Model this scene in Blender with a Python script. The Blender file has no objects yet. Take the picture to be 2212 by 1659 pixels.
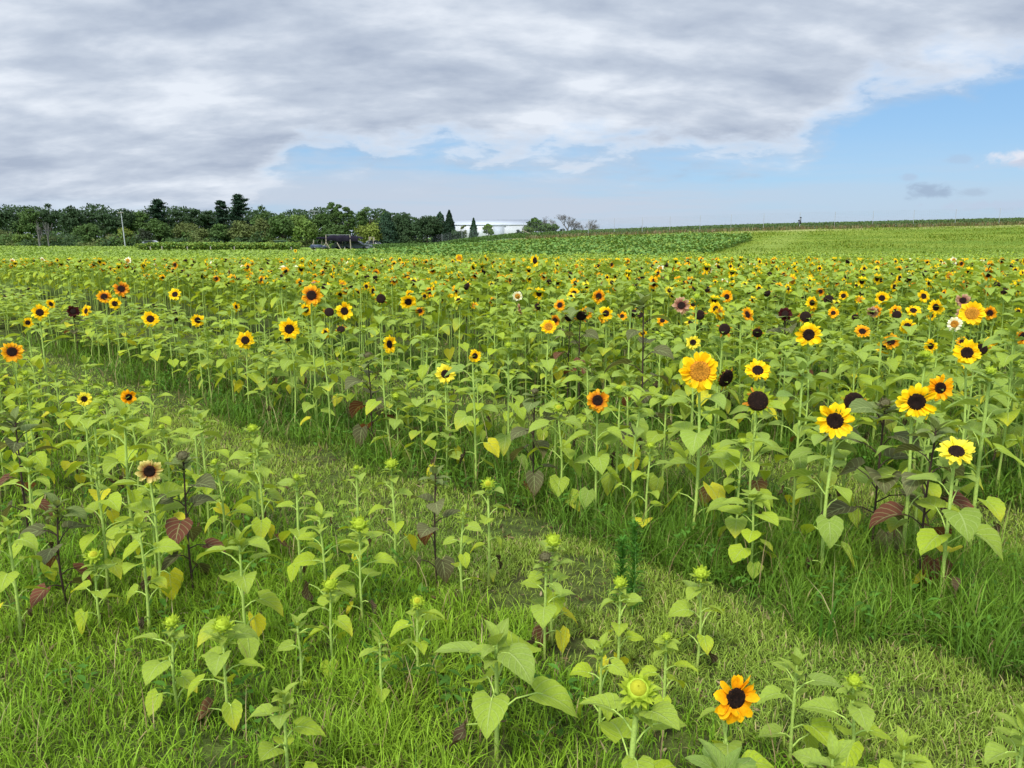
import bpy, math, random
import numpy as np
from mathutils import Vector, Matrix

# ------------------------------------------------------------------ camera, world, sun, exposure
scene = bpy.context.scene
COL = scene.collection
H = 2.0                                   # eye height
FPX = 1703.3                              # focal length in pixels of a 2212 px wide picture
PITCH = math.radians(10.52)
SP, CP = math.sin(PITCH), math.cos(PITCH)
cam_d = bpy.data.cameras.new("camera")
cam_d.sensor_width = 36.0
cam_d.lens = FPX / 2212 * 36.0
cam_d.clip_start = 0.05
cam_d.clip_end = 6000
cam = bpy.data.objects.new("camera", cam_d)
cam.location = (0, 0, H)
cam.rotation_euler = (math.pi / 2 - PITCH, 0, 0)
COL.objects.link(cam)
scene.camera = cam

SUN_EL, SUN_AZ = math.radians(52), math.radians(205)    # azimuth from +Y clockwise: behind the camera, a little left
world = bpy.data.worlds.new("World")
scene.world = world
world.use_nodes = True
wt = world.node_tree
wt.nodes.clear()
def N(tree, typ, **kw):
    n = tree.nodes.new(typ)
    for k, v in kw.items():
        setattr(n, k, v)
    return n
def mathn(t, op, a, b=None, c=None, clamp=False):
    n = N(t, 'ShaderNodeMath', operation=op, use_clamp=clamp)
    for i, s in enumerate((a, b, c)):
        if s is None:
            continue
        if isinstance(s, (int, float)):
            n.inputs[i].default_value = s
        else:
            t.links.new(s, n.inputs[i])
    return n.outputs[0]
def mixc(t, f, a, b, mode='MIX'):
    n = N(t, 'ShaderNodeMix', data_type='RGBA', blend_type=mode)
    if isinstance(f, (int, float)):
        n.inputs[0].default_value = f
    else:
        t.links.new(f, n.inputs[0])
    for i, s in ((6, a), (7, b)):
        if isinstance(s, (tuple, list)):
            n.inputs[i].default_value = tuple(s)[:3] + (1,)
        else:
            t.links.new(s, n.inputs[i])
    return n.outputs[2]
def sstep(t, val, a, b, o0=0.0, o1=1.0):
    n = N(t, 'ShaderNodeMapRange', interpolation_type='SMOOTHSTEP')
    t.links.new(val, n.inputs[0])
    n.inputs[1].default_value = a; n.inputs[2].default_value = b
    n.inputs[3].default_value = o0; n.inputs[4].default_value = o1
    return n.outputs[0]
def noise(t, vec, scale, detail=4, rough=.5, dist=0.0, dim='3D'):
    n = N(t, 'ShaderNodeTexNoise', noise_dimensions=dim)
    if vec is not None:
        t.links.new(vec, n.inputs['Vector'])
    n.inputs['Scale'].default_value = scale
    n.inputs['Detail'].default_value = detail
    n.inputs['Roughness'].default_value = rough
    n.inputs['Distortion'].default_value = dist
    return n.outputs[0]

SKY_STRENGTH = 0.10
def build_world():
    t = wt
    out = N(t, 'ShaderNodeOutputWorld'); bg = N(t, 'ShaderNodeBackground')
    bg.inputs[1].default_value = SKY_STRENGTH
    t.links.new(bg.outputs[0], out.inputs[0])
    sky = N(t, 'ShaderNodeTexSky', sky_type='NISHITA')
    sky.sun_disc = False
    sky.sun_elevation = SUN_EL
    sky.sun_rotation = SUN_AZ
    sky.air_density = 1.0; sky.dust_density = 0.4; sky.ozone_density = 2.5
    tc = N(t, 'ShaderNodeTexCoord'); sep = N(t, 'ShaderNodeSeparateXYZ')
    t.links.new(tc.outputs['Generated'], sep.inputs[0])
    x, y, z = sep.outputs
    az = mathn(t, 'ARCTAN2', x, y)                      # radians, right positive
    zc = mathn(t, 'MAXIMUM', z, 0.0)
    den = mathn(t, 'ADD', zc, 0.30)
    px = mathn(t, 'DIVIDE', x, den); py = mathn(t, 'DIVIDE', y, den)
    cmb = N(t, 'ShaderNodeCombineXYZ')
    t.links.new(px, cmb.inputs[0]); t.links.new(py, cmb.inputs[1])
    vec = cmb.outputs[0]
    mp = N(t, 'ShaderNodeMapping'); mp.inputs['Rotation'].default_value = (0, 0, math.radians(-14)); mp.inputs['Scale'].default_value = (1.0, 1.15, 1)
    mp.inputs['Location'].default_value = (3.1, 1.7, 0)
    t.links.new(vec, mp.inputs[0])
    nA = noise(t, mp.outputs[0], 1.7, 9, .58, .25)      # big masses
    nB = noise(t, mp.outputs[0], 6.0, 8, .58, .3)        # puffs
    # cloud edge: elevation (z) above which the cover is closed, by azimuth
    edge = N(t, 'ShaderNodeValToRGB')
    azn = sstep(t, az, 0, 1); t.nodes[-1].interpolation_type = 'LINEAR'
    t.nodes[-1].inputs[1].default_value = -0.62; t.nodes[-1].inputs[2].default_value = 0.62
    t.links.new(azn, edge.inputs[0])
    cr = edge.color_ramp
    pts = [(0.0, -.03), (0.22, .0), (0.30, .094), (0.34, .088), (0.44, .098), (0.55, .088), (0.66, .092), (0.77, .092), (0.79, .115), (0.83, .155), (1.0, .178)]
    while len(cr.elements) < len(pts):
        cr.elements.new(0.5)
    for e, (p, v) in zip(cr.elements, pts):
        e.position = p; vv = (v + .05) * 4; e.color = (vv, vv, vv, 1)
    e0 = mathn(t, 'SUBTRACT', mathn(t, 'MULTIPLY', edge.outputs[0], .25), .05)
    nmix = mathn(t, 'ADD', mathn(t, 'MULTIPLY', mathn(t, 'SUBTRACT', nA, .5), .12), mathn(t, 'MULTIPLY', mathn(t, 'SUBTRACT', nB, .5), .12))
    d = mathn(t, 'ADD', mathn(t, 'SUBTRACT', z, e0), nmix)
    cover = mathn(t, 'MULTIPLY', sstep(t, d, -.030, .046), sstep(t, z, .0, .055, .45, 1))
    # low thin haze bands near the horizon
    mp2 = N(t, 'ShaderNodeMapping'); mp2.inputs['Scale'].default_value = (2.2, 2.2, 26)
    t.links.new(tc.outputs['Generated'], mp2.inputs[0])
    nH = noise(t, mp2.outputs[0], 1.6, 6, .55, .2)
    hz = mathn(t, 'MULTIPLY', sstep(t, nH, .30, .58), sstep(t, z, .125, .045, 0, 1))
    hz = mathn(t, 'MULTIPLY', hz, sstep(t, az, .42, .1, .35, .95))
    # base haze at the horizon everywhere
    hz2 = sstep(t, z, .085, .0, 0, .38)
    # grey / white modulation of the cover
    mp3 = N(t, 'ShaderNodeMapping'); mp3.inputs['Scale'].default_value = (1.0, 1.6, 1); mp3.inputs['Rotation'].default_value = (0, 0, math.radians(-12)); mp3.inputs['Location'].default_value = (7.3, 2.2, 0)
    t.links.new(vec, mp3.inputs[0])
    nC = noise(t, mp3.outputs[0], 1.9, 6, .50, .15)
    nD = noise(t, mp3.outputs[0], 5.5, 7, .55, .15)
    sh = mathn(t, 'ADD', mathn(t, 'MULTIPLY', nC, .62), mathn(t, 'MULTIPLY', nD, .38))
    ramp = N(t, 'ShaderNodeValToRGB'); t.links.new(sh, ramp.inputs[0])
    r = ramp.color_ramp
    r.elements[0].position = .38; r.elements[0].color = (.295, .345, .435, 1)
    r.elements[1].position = .62; r.elements[1].color = (.575, .615, .675, 1)
    e = r.elements.new(.50); e.color = (.405, .455, .535, 1)
    # whiter rim along the cloud edge
    rim = mathn(t, 'MULTIPLY', sstep(t, d, .0, .012), sstep(t, d, .05, .014, 0, 1))
    cl = mixc(t, mathn(t, 'MULTIPLY', rim, .55), ramp.outputs[0], (.62, .65, .70))
    SC = 1.0 / SKY_STRENGTH
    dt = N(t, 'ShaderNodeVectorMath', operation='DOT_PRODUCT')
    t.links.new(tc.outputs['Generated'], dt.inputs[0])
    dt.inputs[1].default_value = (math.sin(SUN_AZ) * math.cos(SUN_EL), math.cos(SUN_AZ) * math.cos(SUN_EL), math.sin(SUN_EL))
    cloud_fill_boost = sstep(t, dt.outputs['Value'], .05, .98, 1.0, 2.8)  # added fill: out-of-view clouds on the sun's side brightened to soften the light
    vb = N(t, 'ShaderNodeVectorMath', operation='SCALE'); t.links.new(cl, vb.inputs[0]); t.links.new(cloud_fill_boost, vb.inputs[3]); cl = vb.outputs[0]
    blue = N(t, 'ShaderNodeVectorMath', operation='SCALE')
    t.links.new(sky.outputs[0], blue.inputs[0]); blue.inputs[3].default_value = 1.0
    # keep the sky node's light but steady its hue towards the pale blue of the day
    skyc = mixc(t, .62, blue.outputs[0], (.145 * SC, .32 * SC, .57 * SC))
    def scaled(c):
        v = N(t, 'ShaderNodeVectorMath', operation='SCALE')
        if isinstance(c, tuple):
            v.inputs[0].default_value = c
        else:
            t.links.new(c, v.inputs[0])
        v.inputs[3].default_value = SC
        return v.outputs[0]
    c1 = mixc(t, hz2, skyc, scaled((.29, .39, .53)))
    c2 = mixc(t, hz, c1, scaled((.40, .455, .54)))
    # a few small cumulus in the blue on the right
    def puff(a0, z0, ra, rz, colr, tt):
        da = mathn(t, 'DIVIDE', mathn(t, 'SUBTRACT', az, a0), ra)
        dz = mathn(t, 'DIVIDE', mathn(t, 'SUBTRACT', z, z0), rz)
        r2 = mathn(t, 'SQRT', mathn(t, 'ADD', mathn(t, 'MULTIPLY', da, da), mathn(t, 'MULTIPLY', dz, dz)))
        nn = mathn(t, 'ADD', r2, mathn(t, 'MULTIPLY', mathn(t, 'SUBTRACT', nP, .5), 2.6))
        m = sstep(t, nn, 1.15, .35, 0, tt)
        return m, colr
    mp4 = N(t, 'ShaderNodeMapping'); mp4.inputs['Scale'].default_value = (1, 1, 1.8)
    t.links.new(tc.outputs['Generated'], mp4.inputs[0])
    nP = noise(t, mp4.outputs[0], 34, 5, .6, .3)
    cc = c2
    for (a0, z0, ra, rz, colr, tt) in ((.575, .080, .050, .010, (.56, .58, .64), .95), (.582, .0755, .05, .006, (.36, .41, .52), .8), (.475, .050, .022, .010, (.24, .31, .42), .75),
                                       (.455, .0655, .012, .005, (.31, .38, .50), .5), (.52, .047, .018, .005, (.28, .35, .45), .5), (.55, .034, .07, .007, (.37, .43, .54), .6), (.50, .082, .016, .006, (.30, .37, .49), .35)):
        m, cx_ = puff(a0, z0, ra, rz, colr, tt)
        cc = mixc(t, m, cc, scaled(cx_))
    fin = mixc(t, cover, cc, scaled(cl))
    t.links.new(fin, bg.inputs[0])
build_world()

sun_d = bpy.data.lights.new("sun", 'SUN')
sun_d.energy = 2.6
sun_d.angle = math.radians(14)
sun_d.color = (1.0, .93, .78)
sun = bpy.data.objects.new("sun", sun_d)
sd = Vector((math.sin(SUN_AZ) * math.cos(SUN_EL), math.cos(SUN_AZ) * math.cos(SUN_EL), math.sin(SUN_EL)))
sun.rotation_euler = sd.to_track_quat('Z', 'Y').to_euler()
sun.location = (0, -10, 30)
COL.objects.link(sun)
scene.view_settings.view_transform = 'Standard'
scene.view_settings.look = 'None'
scene.view_settings.exposure = 0.5
scene.view_settings.gamma = 1.0
scene.render.engine = 'CYCLES'
scene.cycles.max_bounces = 6
scene.cycles.diffuse_bounces = 3
scene.cycles.transmission_bounces = 3
scene.cycles.transparent_max_bounces = 6

# ------------------------------------------------------------------ picture <-> ground helpers (2212 px wide picture coordinates)
def ray(px, py):
    u = (px - 1106) / FPX; v = (py - 829.5) / FPX
    return u, CP - v * SP, SP + v * CP                    # x, y, down per unit t
def at_h(px, py, h):
    u, f, d = ray(px, py); t = (H - h) / d
    return u * t, f * t, h, t
def at_s(px, py, s):
    u, f, d = ray(px, py); t = s / (u + f)
    return u * t, f * t, H - d * t, t
def at_y(px, Y):                                          # x for a picture column at ground distance Y (low angles)
    return (px - 1106) / FPX * Y
def z_at(px, py, Y):
    u, f, d = ray(px, py); t = Y / f
    return u * t, Y, H - d * t
def project(x, y, z):
    dz = z - H
    cz = y * CP - dz * SP
    if cz <= .05: return (-9999, -9999, 1)
    cy = y * SP + dz * CP
    return 1106 + FPX * x / cz, 829.5 - FPX * cy / cz, cz

def smooth(a, b, v):
    t = np.clip((v - a) / (b - a), 0, 1)
    return t * t * (3 - 2 * t)
RX = np.array([-400, -26, -13, -8, -1, 12, 38, 81, 150, 400.]); RZ = np.array([0, 0, .25, 1.0, 1.75, 2.4, 3.3, 4.3, 5.4, 7.0])
def ground_z(x, y):
    x = np.asarray(x, float); y = np.asarray(y, float)
    R = np.interp(x, RX, RZ)
    s = smooth(44, 132, y)
    return R * s + .03 * np.sin(x * .6 + 1) * np.sin(y * .5) * smooth(9, 20, y)

def fbm2(x, y, s, seed=0):
    r = np.random.default_rng(seed); o = 0
    for k in range(5):
        a = r.uniform(0, 6.28); f = s * 1.7 ** k; p = r.uniform(0, 6.28)
        o = o + np.sin((x * math.cos(a) + y * math.sin(a)) * f + p + 1.3 * np.sin((x * math.sin(a) - y * math.cos(a)) * f * .7 + p)) * .75 ** k
    return o / 2.4

# ------------------------------------------------------------------ materials
def mat_new(name):
    m = bpy.data.materials.new(name); m.use_nodes = True
    t = m.node_tree; t.nodes.clear()
    out = N(t, 'ShaderNodeOutputMaterial')
    return m, t, out
def principled(t, rough=.6, spec=.3):
    b = N(t, 'ShaderNodeBsdfPrincipled')
    b.inputs['Roughness'].default_value = rough
    b.inputs['Specular IOR Level'].default_value = spec
    return b
def mat_leaf(name, veins=True, trans=.38, rough=.64, var=.10, spots=True, spec=.12):
    m, t, out = mat_new(name)
    at = N(t, 'ShaderNodeAttribute', attribute_name='col')
    col = at.outputs['Color']
    geo = N(t, 'ShaderNodeNewGeometry')
    n1 = noise(t, geo.outputs['Position'], 110, 4, .65)
    f = sstep(t, n1, .3, .7, 1 - var, 1 + var)
    hs = N(t, 'ShaderNodeHueSaturation')
    t.links.new(col, hs.inputs['Color']); t.links.new(f, hs.inputs['Value'])
    col = hs.outputs[0]
    bumpv = None
    if veins:
        lv = N(t, 'ShaderNodeAttribute', attribute_name='lv')
        sep = N(t, 'ShaderNodeSeparateXYZ'); t.links.new(lv.outputs['Vector'], sep.inputs[0])
        a = mathn(t, 'ABSOLUTE', sep.outputs[0])
        mid = sstep(t, a, .075, .02, 0, 1)
        q = mathn(t, 'SUBTRACT', mathn(t, 'MULTIPLY', sep.outputs[1], 5.5), mathn(t, 'MULTIPLY', a, 2.1))
        fr = mathn(t, 'ABSOLUTE', mathn(t, 'SUBTRACT', mathn(t, 'FRACT', q), .5))
        side = mathn(t, 'MULTIPLY', sstep(t, fr, .11, .03, 0, .7), sstep(t, sep.outputs[2], .0, 1, 0, 1))
        vn = mathn(t, 'MAXIMUM', mathn(t, 'MULTIPLY', mid, sep.outputs[2]), side)
        col = mixc(t, mathn(t, 'MULTIPLY', vn, .75), col, mixc(t, .55, col, (.48, .58, .24)))
        bumpv = mathn(t, 'ADD', mathn(t, 'MULTIPLY', vn, -.6), n1)
        if spots:
            n2 = noise(t, geo.outputs['Position'], 90, 2, .5)
            sp = sstep(t, n2, .73, .76, 0, .75)
            col = mixc(t, mathn(t, 'MULTIPLY', sp, sep.outputs[2]), col, (.09, .055, .02))
    b = principled(t, rough, spec)
    t.links.new(col, b.inputs['Base Color'])
    if bumpv is not None:
        bp = N(t, 'ShaderNodeBump'); bp.inputs['Strength'].default_value = .7; bp.inputs['Distance'].default_value = .006
        t.links.new(bumpv, bp.inputs['Height']); t.links.new(bp.outputs[0], b.inputs['Normal'])
    tr = N(t, 'ShaderNodeBsdfTranslucent')
    tcol = mixc(t, 1.0, col, (1.25, 1.15, .55), 'MULTIPLY')
    t.links.new(tcol, tr.inputs[0])
    mx = N(t, 'ShaderNodeMixShader'); mx.inputs[0].default_value = trans
    t.links.new(b.outputs[0], mx.inputs[1]); t.links.new(tr.outputs[0], mx.inputs[2])
    t.links.new(mx.outputs[0], out.inputs[0])
    return m
def mat_simple(name, color, rough=.7, spec=.3, nscale=None, namt=.25, bump=0.0, metallic=0.0, alpha=None):
    m, t, out = mat_new(name)
    b = principled(t, rough, spec); b.inputs['Metallic'].default_value = metallic
    if nscale:
        tc = N(t, 'ShaderNodeTexCoord')
        nn = noise(t, tc.outputs['Object'], nscale, 5, .6)
        f = sstep(t, nn, .25, .75, 1 - namt, 1 + namt)
        hs = N(t, 'ShaderNodeHueSaturation'); hs.inputs['Color'].default_value = (*color, 1)
        t.links.new(f, hs.inputs['Value']); t.links.new(hs.outputs[0], b.inputs['Base Color'])
        if bump:
            bp = N(t, 'ShaderNodeBump'); bp.inputs['Strength'].default_value = bump; bp.inputs['Distance'].default_value = .02
            t.links.new(nn, bp.inputs['Height']); t.links.new(bp.outputs[0], b.inputs['Normal'])
    else:
        b.inputs['Base Color'].default_value = (*color, 1)
    t.links.new(b.outputs[0], out.inputs[0])
    return m
M_LEAF = mat_leaf('sunflower_foliage')
M_STEM = mat_leaf('sunflower_stem', veins=False, trans=.0, rough=.65, var=.18)
M_PETAL = mat_leaf('sunflower_petal', veins=False, trans=.38, rough=.62, var=.10, spec=.15)
M_DISC = mat_leaf('flower_disc', veins=False, trans=.0, rough=.85, var=.55, spec=.15)
M_GRASS = mat_leaf('grass_blade', veins=False, trans=.30, rough=.5, var=.15)
M_CROWN = mat_leaf('tree_leaves', veins=False, trans=.18, rough=.6, var=.0)
M_BARK = mat_simple('bark', (.10, .08, .06), .9, .1, 6, .4, .5)
M_DEADWOOD = mat_simple('dead_wood', (.13, .125, .12), .9, .1, 4, .3, .3)
M_WOOD = mat_simple('weathered_post', (.28, .25, .19), .9, .1, 9, .3, .3)
M_WHITE = mat_simple('white_metal_siding', (.52, .55, .60), .5, .3, .6, .06)
M_WHITEROOF = mat_simple('white_metal_roof', (.40, .44, .50), .4, .4, .5, .05)
M_GREYPANEL = mat_simple('grey_panel', (.36, .40, .46), .6, .3, .6, .06)
M_CLOTH = mat_simple('black_shade_cloth', (.014, .012, .022), .9, .1, 3, .3)
M_DARK = mat_simple('dark_rubber', (.02, .02, .022), .8, .2)
M_WIRE = mat_simple('fence_wire', (.30, .32, .35), .5, .3)
M_GALV = mat_simple('galvanised_post', (.34, .36, .38), .5, .3, 6, .2)
M_GLASS = mat_simple('vehicle_glass', (.04, .05, .06), .1, .6)
M_CARWHITE = mat_simple('white_paint', (.34, .36, .38), .35, .5)
M_CARGREY = mat_simple('grey_paint', (.14, .16, .19), .35, .5)
M_BLUE = mat_simple('blue_grey_paint', (.06, .085, .14), .45, .4)
M_DKGREEN = mat_simple('dull_green_paint', (.10, .15, .09), .6, .3)

def mat_ground():
    m, t, out = mat_new('meadow_ground')
    geo = N(t, 'ShaderNodeNewGeometry'); sep = N(t, 'ShaderNodeSeparateXYZ')
    t.links.new(geo.outputs['Position'], sep.inputs[0])
    x, y, z = sep.outputs
    # soil + low green close by
    n1 = noise(t, geo.outputs['Position'], 9, 6, .65)
    n2 = noise(t, geo.outputs['Position'], 1.2, 4, .55)
    near = mixc(t, sstep(t, n1, .35, .7), (.045, .045, .018), (.11, .15, .03))
    near = mixc(t, sstep(t, n2, .4, .7, 0, .5), near, (.055, .10, .02))
    far = mixc(t, sstep(t, n2, .3, .7), (.15, .26, .045), (.20, .31, .055))
    # slope on the right: grass with long soft streaks
    mp = N(t, 'ShaderNodeMapping'); mp.inputs['Scale'].default_value = (.05, .30, 1); mp.inputs['Rotation'].default_value = (0, 0, .12)
    t.links.new(geo.outputs['Position'], mp.inputs[0])
    n3 = noise(t, mp.outputs[0], 1.0, 7, .65, .4)
    n4 = noise(t, geo.outputs['Position'], .8, 5, .7)
    slope = mixc(t, sstep(t, n3, .35, .65), (.11, .185, .02), (.20, .26, .036))
    slope = mixc(t, sstep(t, n4, .55, .75, 0, .6), slope, (.10, .20, .02))
    path = (.22, .28, .06)
    # the mown headland: a paler strip along the top and a path down the left of the slope
    px_ = mathn(t, 'SUBTRACT', x, mathn(t, 'ADD', mathn(t, 'MULTIPLY', mathn(t, 'SUBTRACT', y, 65), .47), 16.5))
    pm = mathn(t, 'MULTIPLY', sstep(t, px_, -1, .6), sstep(t, px_, 4.6, 2.6, 0, .4))
    slope = mixc(t, pm, slope, path)
    topm = sstep(t, y, 108, 114, 0, .8)
    slope = mixc(t, topm, slope, (.36, .36, .14))
    far2 = mixc(t, sstep(t, y, 42, 50), near, far)
    g = mixc(t, sstep(t, y, 30, 40), near, far)
    msk = mathn(t, 'MULTIPLY', sstep(t, y, 48, 54), sstep(t, x, -6, 2))
    g = mixc(t, msk, g, slope)
    b = principled(t, .95, .1)
    t.links.new(g, b.inputs['Base Color'])
    bp = N(t, 'ShaderNodeBump'); bp.inputs['Strength'].default_value = .8; bp.inputs['Distance'].default_value = .12
    t.links.new(mathn(t, 'ADD', n1, n4), bp.inputs['Height']); t.links.new(bp.outputs[0], b.inputs['Normal'])
    t.links.new(b.outputs[0], out.inputs[0])
    return m
M_GROUND = mat_ground()

# ------------------------------------------------------------------ mesh helpers: a piece = dict(v, q, c, l, m)
def piece(v, q, c, l=None, m=0):
    v = np.asarray(v, np.float32).reshape(-1, 3); q = np.asarray(q, np.int32).reshape(-1, 4)
    c = np.asarray(c, np.float32)
    if c.ndim == 1: c = np.tile(c, (len(v), 1))
    if l is None: l = np.zeros((len(v), 3), np.float32)
    return dict(v=v, q=q, c=c[:, :3].astype(np.float32), l=np.asarray(l, np.float32), m=np.full(len(q), m, np.int32))
def merge(ps):
    ps = [p for p in ps if p is not None and len(p['v'])]
    if not ps: return None
    off = 0; Q = []
    for p in ps:
        Q.append(p['q'] + off); off += len(p['v'])
    return dict(v=np.concatenate([p['v'] for p in ps]), q=np.concatenate(Q), c=np.concatenate([p['c'] for p in ps]),
                l=np.concatenate([p['l'] for p in ps]), m=np.concatenate([p['m'] for p in ps]))
def xform(p, M):
    M = np.asarray(M, np.float32)
    r = dict(p); r['v'] = p['v'] @ M[:3, :3].T + M[:3, 3]
    return r
def to_mesh(name, p, mats, smooth_=True):
    me = bpy.data.meshes.new(name)
    nv, nq = len(p['v']), len(p['q'])
    me.vertices.add(nv); me.vertices.foreach_set('co', p['v'].astype(np.float32).ravel())
    me.loops.add(nq * 4); me.loops.foreach_set('vertex_index', p['q'].astype(np.int32).ravel())
    me.polygons.add(nq); me.polygons.foreach_set('loop_start', np.arange(0, nq * 4, 4, dtype=np.int32))
    if smooth_: me.polygons.foreach_set('use_smooth', np.ones(nq, bool))
    me.polygons.foreach_set('material_index', p['m'])
    me.update(calc_edges=True)
    a = me.attributes.new('col', 'FLOAT_COLOR', 'POINT')
    a.data.foreach_set('color', np.concatenate([p['c'], np.ones((nv, 1), np.float32)], 1).ravel())
    a = me.attributes.new('lv', 'FLOAT_VECTOR', 'POINT')
    a.data.foreach_set('vector', p['l'].ravel())
    for m in mats: me.materials.append(m)
    return me
PLANT_MATS = [M_LEAF, M_STEM, M_PETAL, M_DISC, M_GRASS, M_CROWN, M_BARK]
MI = dict(leaf=0, stem=1, petal=2, disc=3, grass=4, crown=5, bark=6)
def link(name, me, parent=None, loc=None):
    o = bpy.data.objects.new(name, me); COL.objects.link(o)
    if parent is not None: o.parent = parent
    if loc is not None: o.location = loc
    return o
def obj(name, p, parent=None, mats=None, loc=None, smooth_=True):
    """keeps only the materials used"""
    used = sorted(set(p['m'].tolist())); src = mats or PLANT_MATS
    remap = {u: i for i, u in enumerate(used)}
    p = dict(p); p['m'] = np.array([remap[k] for k in p['m'].tolist()], np.int32) if len(used) > 1 else np.zeros(len(p['q']), np.int32)
    return link(name, to_mesh(name, p, [src[u] for u in used], smooth_), parent, loc)
def empty(name, loc, rz=0):
    o = bpy.data.objects.new(name, None); COL.objects.link(o)
    o.empty_display_size = .1; o.location = loc; o.rotation_euler = (0, 0, rz)
    return o
def tag(o, label=None, cat=None, group=None, kind=None):
    if label: o['label'] = label
    if cat: o['category'] = cat
    if group: o['group'] = group
    if kind: o['kind'] = kind
    return o

PROFS = {
    'heart': ([0, .06, .16, .3, .48, .66, .82, .93, 1], [.50, .80, .98, 1, .84, .58, .30, .12, 0.0]),
    'ovate': ([0, .1, .3, .5, .7, .88, 1], [.12, .62, 1, .93, .62, .24, 0.0]),
    'lance': ([0, .15, .35, .6, .85, 1], [.25, .8, 1, .75, .28, 0.0]),
    'petal': ([0, .2, .5, .75, .92, 1], [.60, .88, 1, .92, .55, 0.0]),
    'bract': ([0, .2, .45, .7, 1], [.8, 1, .75, .38, 0.0]),
}
def leaf_batch(P, az, pitch, L, W, droop, roll, col, prof='heart', nl=7, nw=5, fold=.25, lobe=.16, serr=0.0, wave=0.0, m=0, tipcol=None, tippow=2.0, rng=None, vein=1.0, cup=0.0):
    P = np.asarray(P, float).reshape(-1, 3); n = len(P)
    B = lambda a: np.broadcast_to(np.asarray(a, float), (n,)).copy()
    az, pitch, L, W, droop, roll, fold = map(B, (az, pitch, L, W, droop, roll, fold))
    t = np.linspace(0, 1, nl); v = np.linspace(-1, 1, nw)
    xs, ws = PROFS[prof]; w = np.interp(t, xs, ws)
    ang = pitch[:, None] - droop[:, None] * t[None] - cup * t[None] ** 2
    dt = 1 / (nl - 1)
    ca, sa = np.cos(ang), np.sin(ang)
    r = np.concatenate([np.zeros((n, 1)), np.cumsum((ca[:, :-1] + ca[:, 1:]) / 2 * dt, 1)], 1) * L[:, None]
    z = np.concatenate([np.zeros((n, 1)), np.cumsum((sa[:, :-1] + sa[:, 1:]) / 2 * dt, 1)], 1) * L[:, None]
    hd = np.stack([np.cos(az), np.sin(az), np.zeros(n)], 1); sd_ = np.stack([-np.sin(az), np.cos(az), np.zeros(n)], 1)
    up = np.array([0, 0, 1.0])
    T = ca[..., None] * hd[:, None] + sa[..., None] * up                     # n,nl,3
    Nn = -sa[..., None] * hd[:, None] + ca[..., None] * up
    S = sd_[:, None] * np.ones((1, nl, 1))
    cr, sr = np.cos(roll)[:, None, None], np.sin(roll)[:, None, None]
    S2 = S * cr + Nn * sr; N2 = Nn * cr - S * sr
    base = P[:, None] + r[..., None] * hd[:, None] + z[..., None] * up
    hw = w[None, :, None] * v[None, None, :] * (W / 2)[:, None, None]
    if serr:
        alt = np.where(np.arange(nl) % 2 == 0, 1 + serr, 1 - serr); alt[0] = 1
        edge = np.abs(v) > .99
        hw = hw * np.where(edge[None, None, :], alt[None, :, None], 1)
    hz = np.abs(hw) * fold[:, None, None]
    if wave and rng is not None:
        ph = rng.uniform(0, 6.28, (n, 1, 1)); ph2 = rng.uniform(0, 6.28, (n, 1, 1))
        hz = hz + wave * L[:, None, None] * (np.sin(t[None, :, None] * 9 + ph + v[None, None, :] * 2.2) * np.abs(v)[None, None, :] + .5 * np.sin(t[None, :, None] * 4 + ph2))
    bk = lobe * L[:, None, None] * ((1 - t)[None, :, None] ** 4) * np.abs(v)[None, None, :]
    V = base[:, :, None] + hw[..., None] * S2[:, :, None] + hz[..., None] * N2[:, :, None] - bk[..., None] * T[:, :, None]
    V = V.reshape(-1, 3)
    i = np.arange(nl - 1)[:, None] * nw + np.arange(nw - 1)[None]
    q = np.stack([i, i + 1, i + nw + 1, i + nw], -1).reshape(-1, 4)
    Q = (q[None] + (np.arange(n) * nl * nw)[:, None, None]).reshape(-1, 4)
    c = np.asarray(col, float)
    if c.ndim == 1: c = np.tile(c, (n, 1))
    C = np.repeat(c[:, None, :], nl * nw, 1)
    if tipcol is not None:
        tc = np.asarray(tipcol, float)
        if tc.ndim == 1: tc = np.tile(tc, (n, 1))
        f = np.repeat((t ** tippow), nw)[None, :, None]
        C = C * (1 - f) + tc[:, None, :] * f
    lv = np.zeros((nl, nw, 3)); lv[..., 0] = v[None]; lv[..., 1] = t[:, None]; lv[..., 2] = vein
    LV = np.tile(lv.reshape(1, -1, 3), (n, 1, 1)).reshape(-1, 3)
    return piece(V, Q, C.reshape(-1, 3), LV, m)
def tube(pts, rad, sides=6, col=(.2, .3, .1), m=1, cap=False):
    pts = np.asarray(pts, float); k = len(pts)
    rad = np.broadcast_to(np.asarray(rad, float), (k,))
    T = np.gradient(pts, axis=0); T /= np.linalg.norm(T, axis=1, keepdims=True) + 1e-9
    a = np.array([0, 0, 1.0]) if abs(T[0, 2]) < .9 else np.array([1.0, 0, 0])
    X = np.cross(T, a); X /= np.linalg.norm(X, axis=1, keepdims=True) + 1e-9
    Y = np.cross(T, X)
    th = np.arange(sides) / sides * 2 * np.pi
    V = pts[:, None] + rad[:, None, None] * (np.cos(th)[None, :, None] * X[:, None] + np.sin(th)[None, :, None] * Y[:, None])
    i = np.arange(k - 1)[:, None] * sides; j = np.arange(sides)[None]; jn = (j + 1) % sides
    Q = np.stack([i + j, i + jn, i + sides + jn, i + sides + j], -1).reshape(-1, 4)
    c = np.asarray(col, float)
    C = np.repeat(c, sides, 0) if c.ndim == 2 else c
    return piece(V.reshape(-1, 3), Q, C, None, m)
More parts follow.
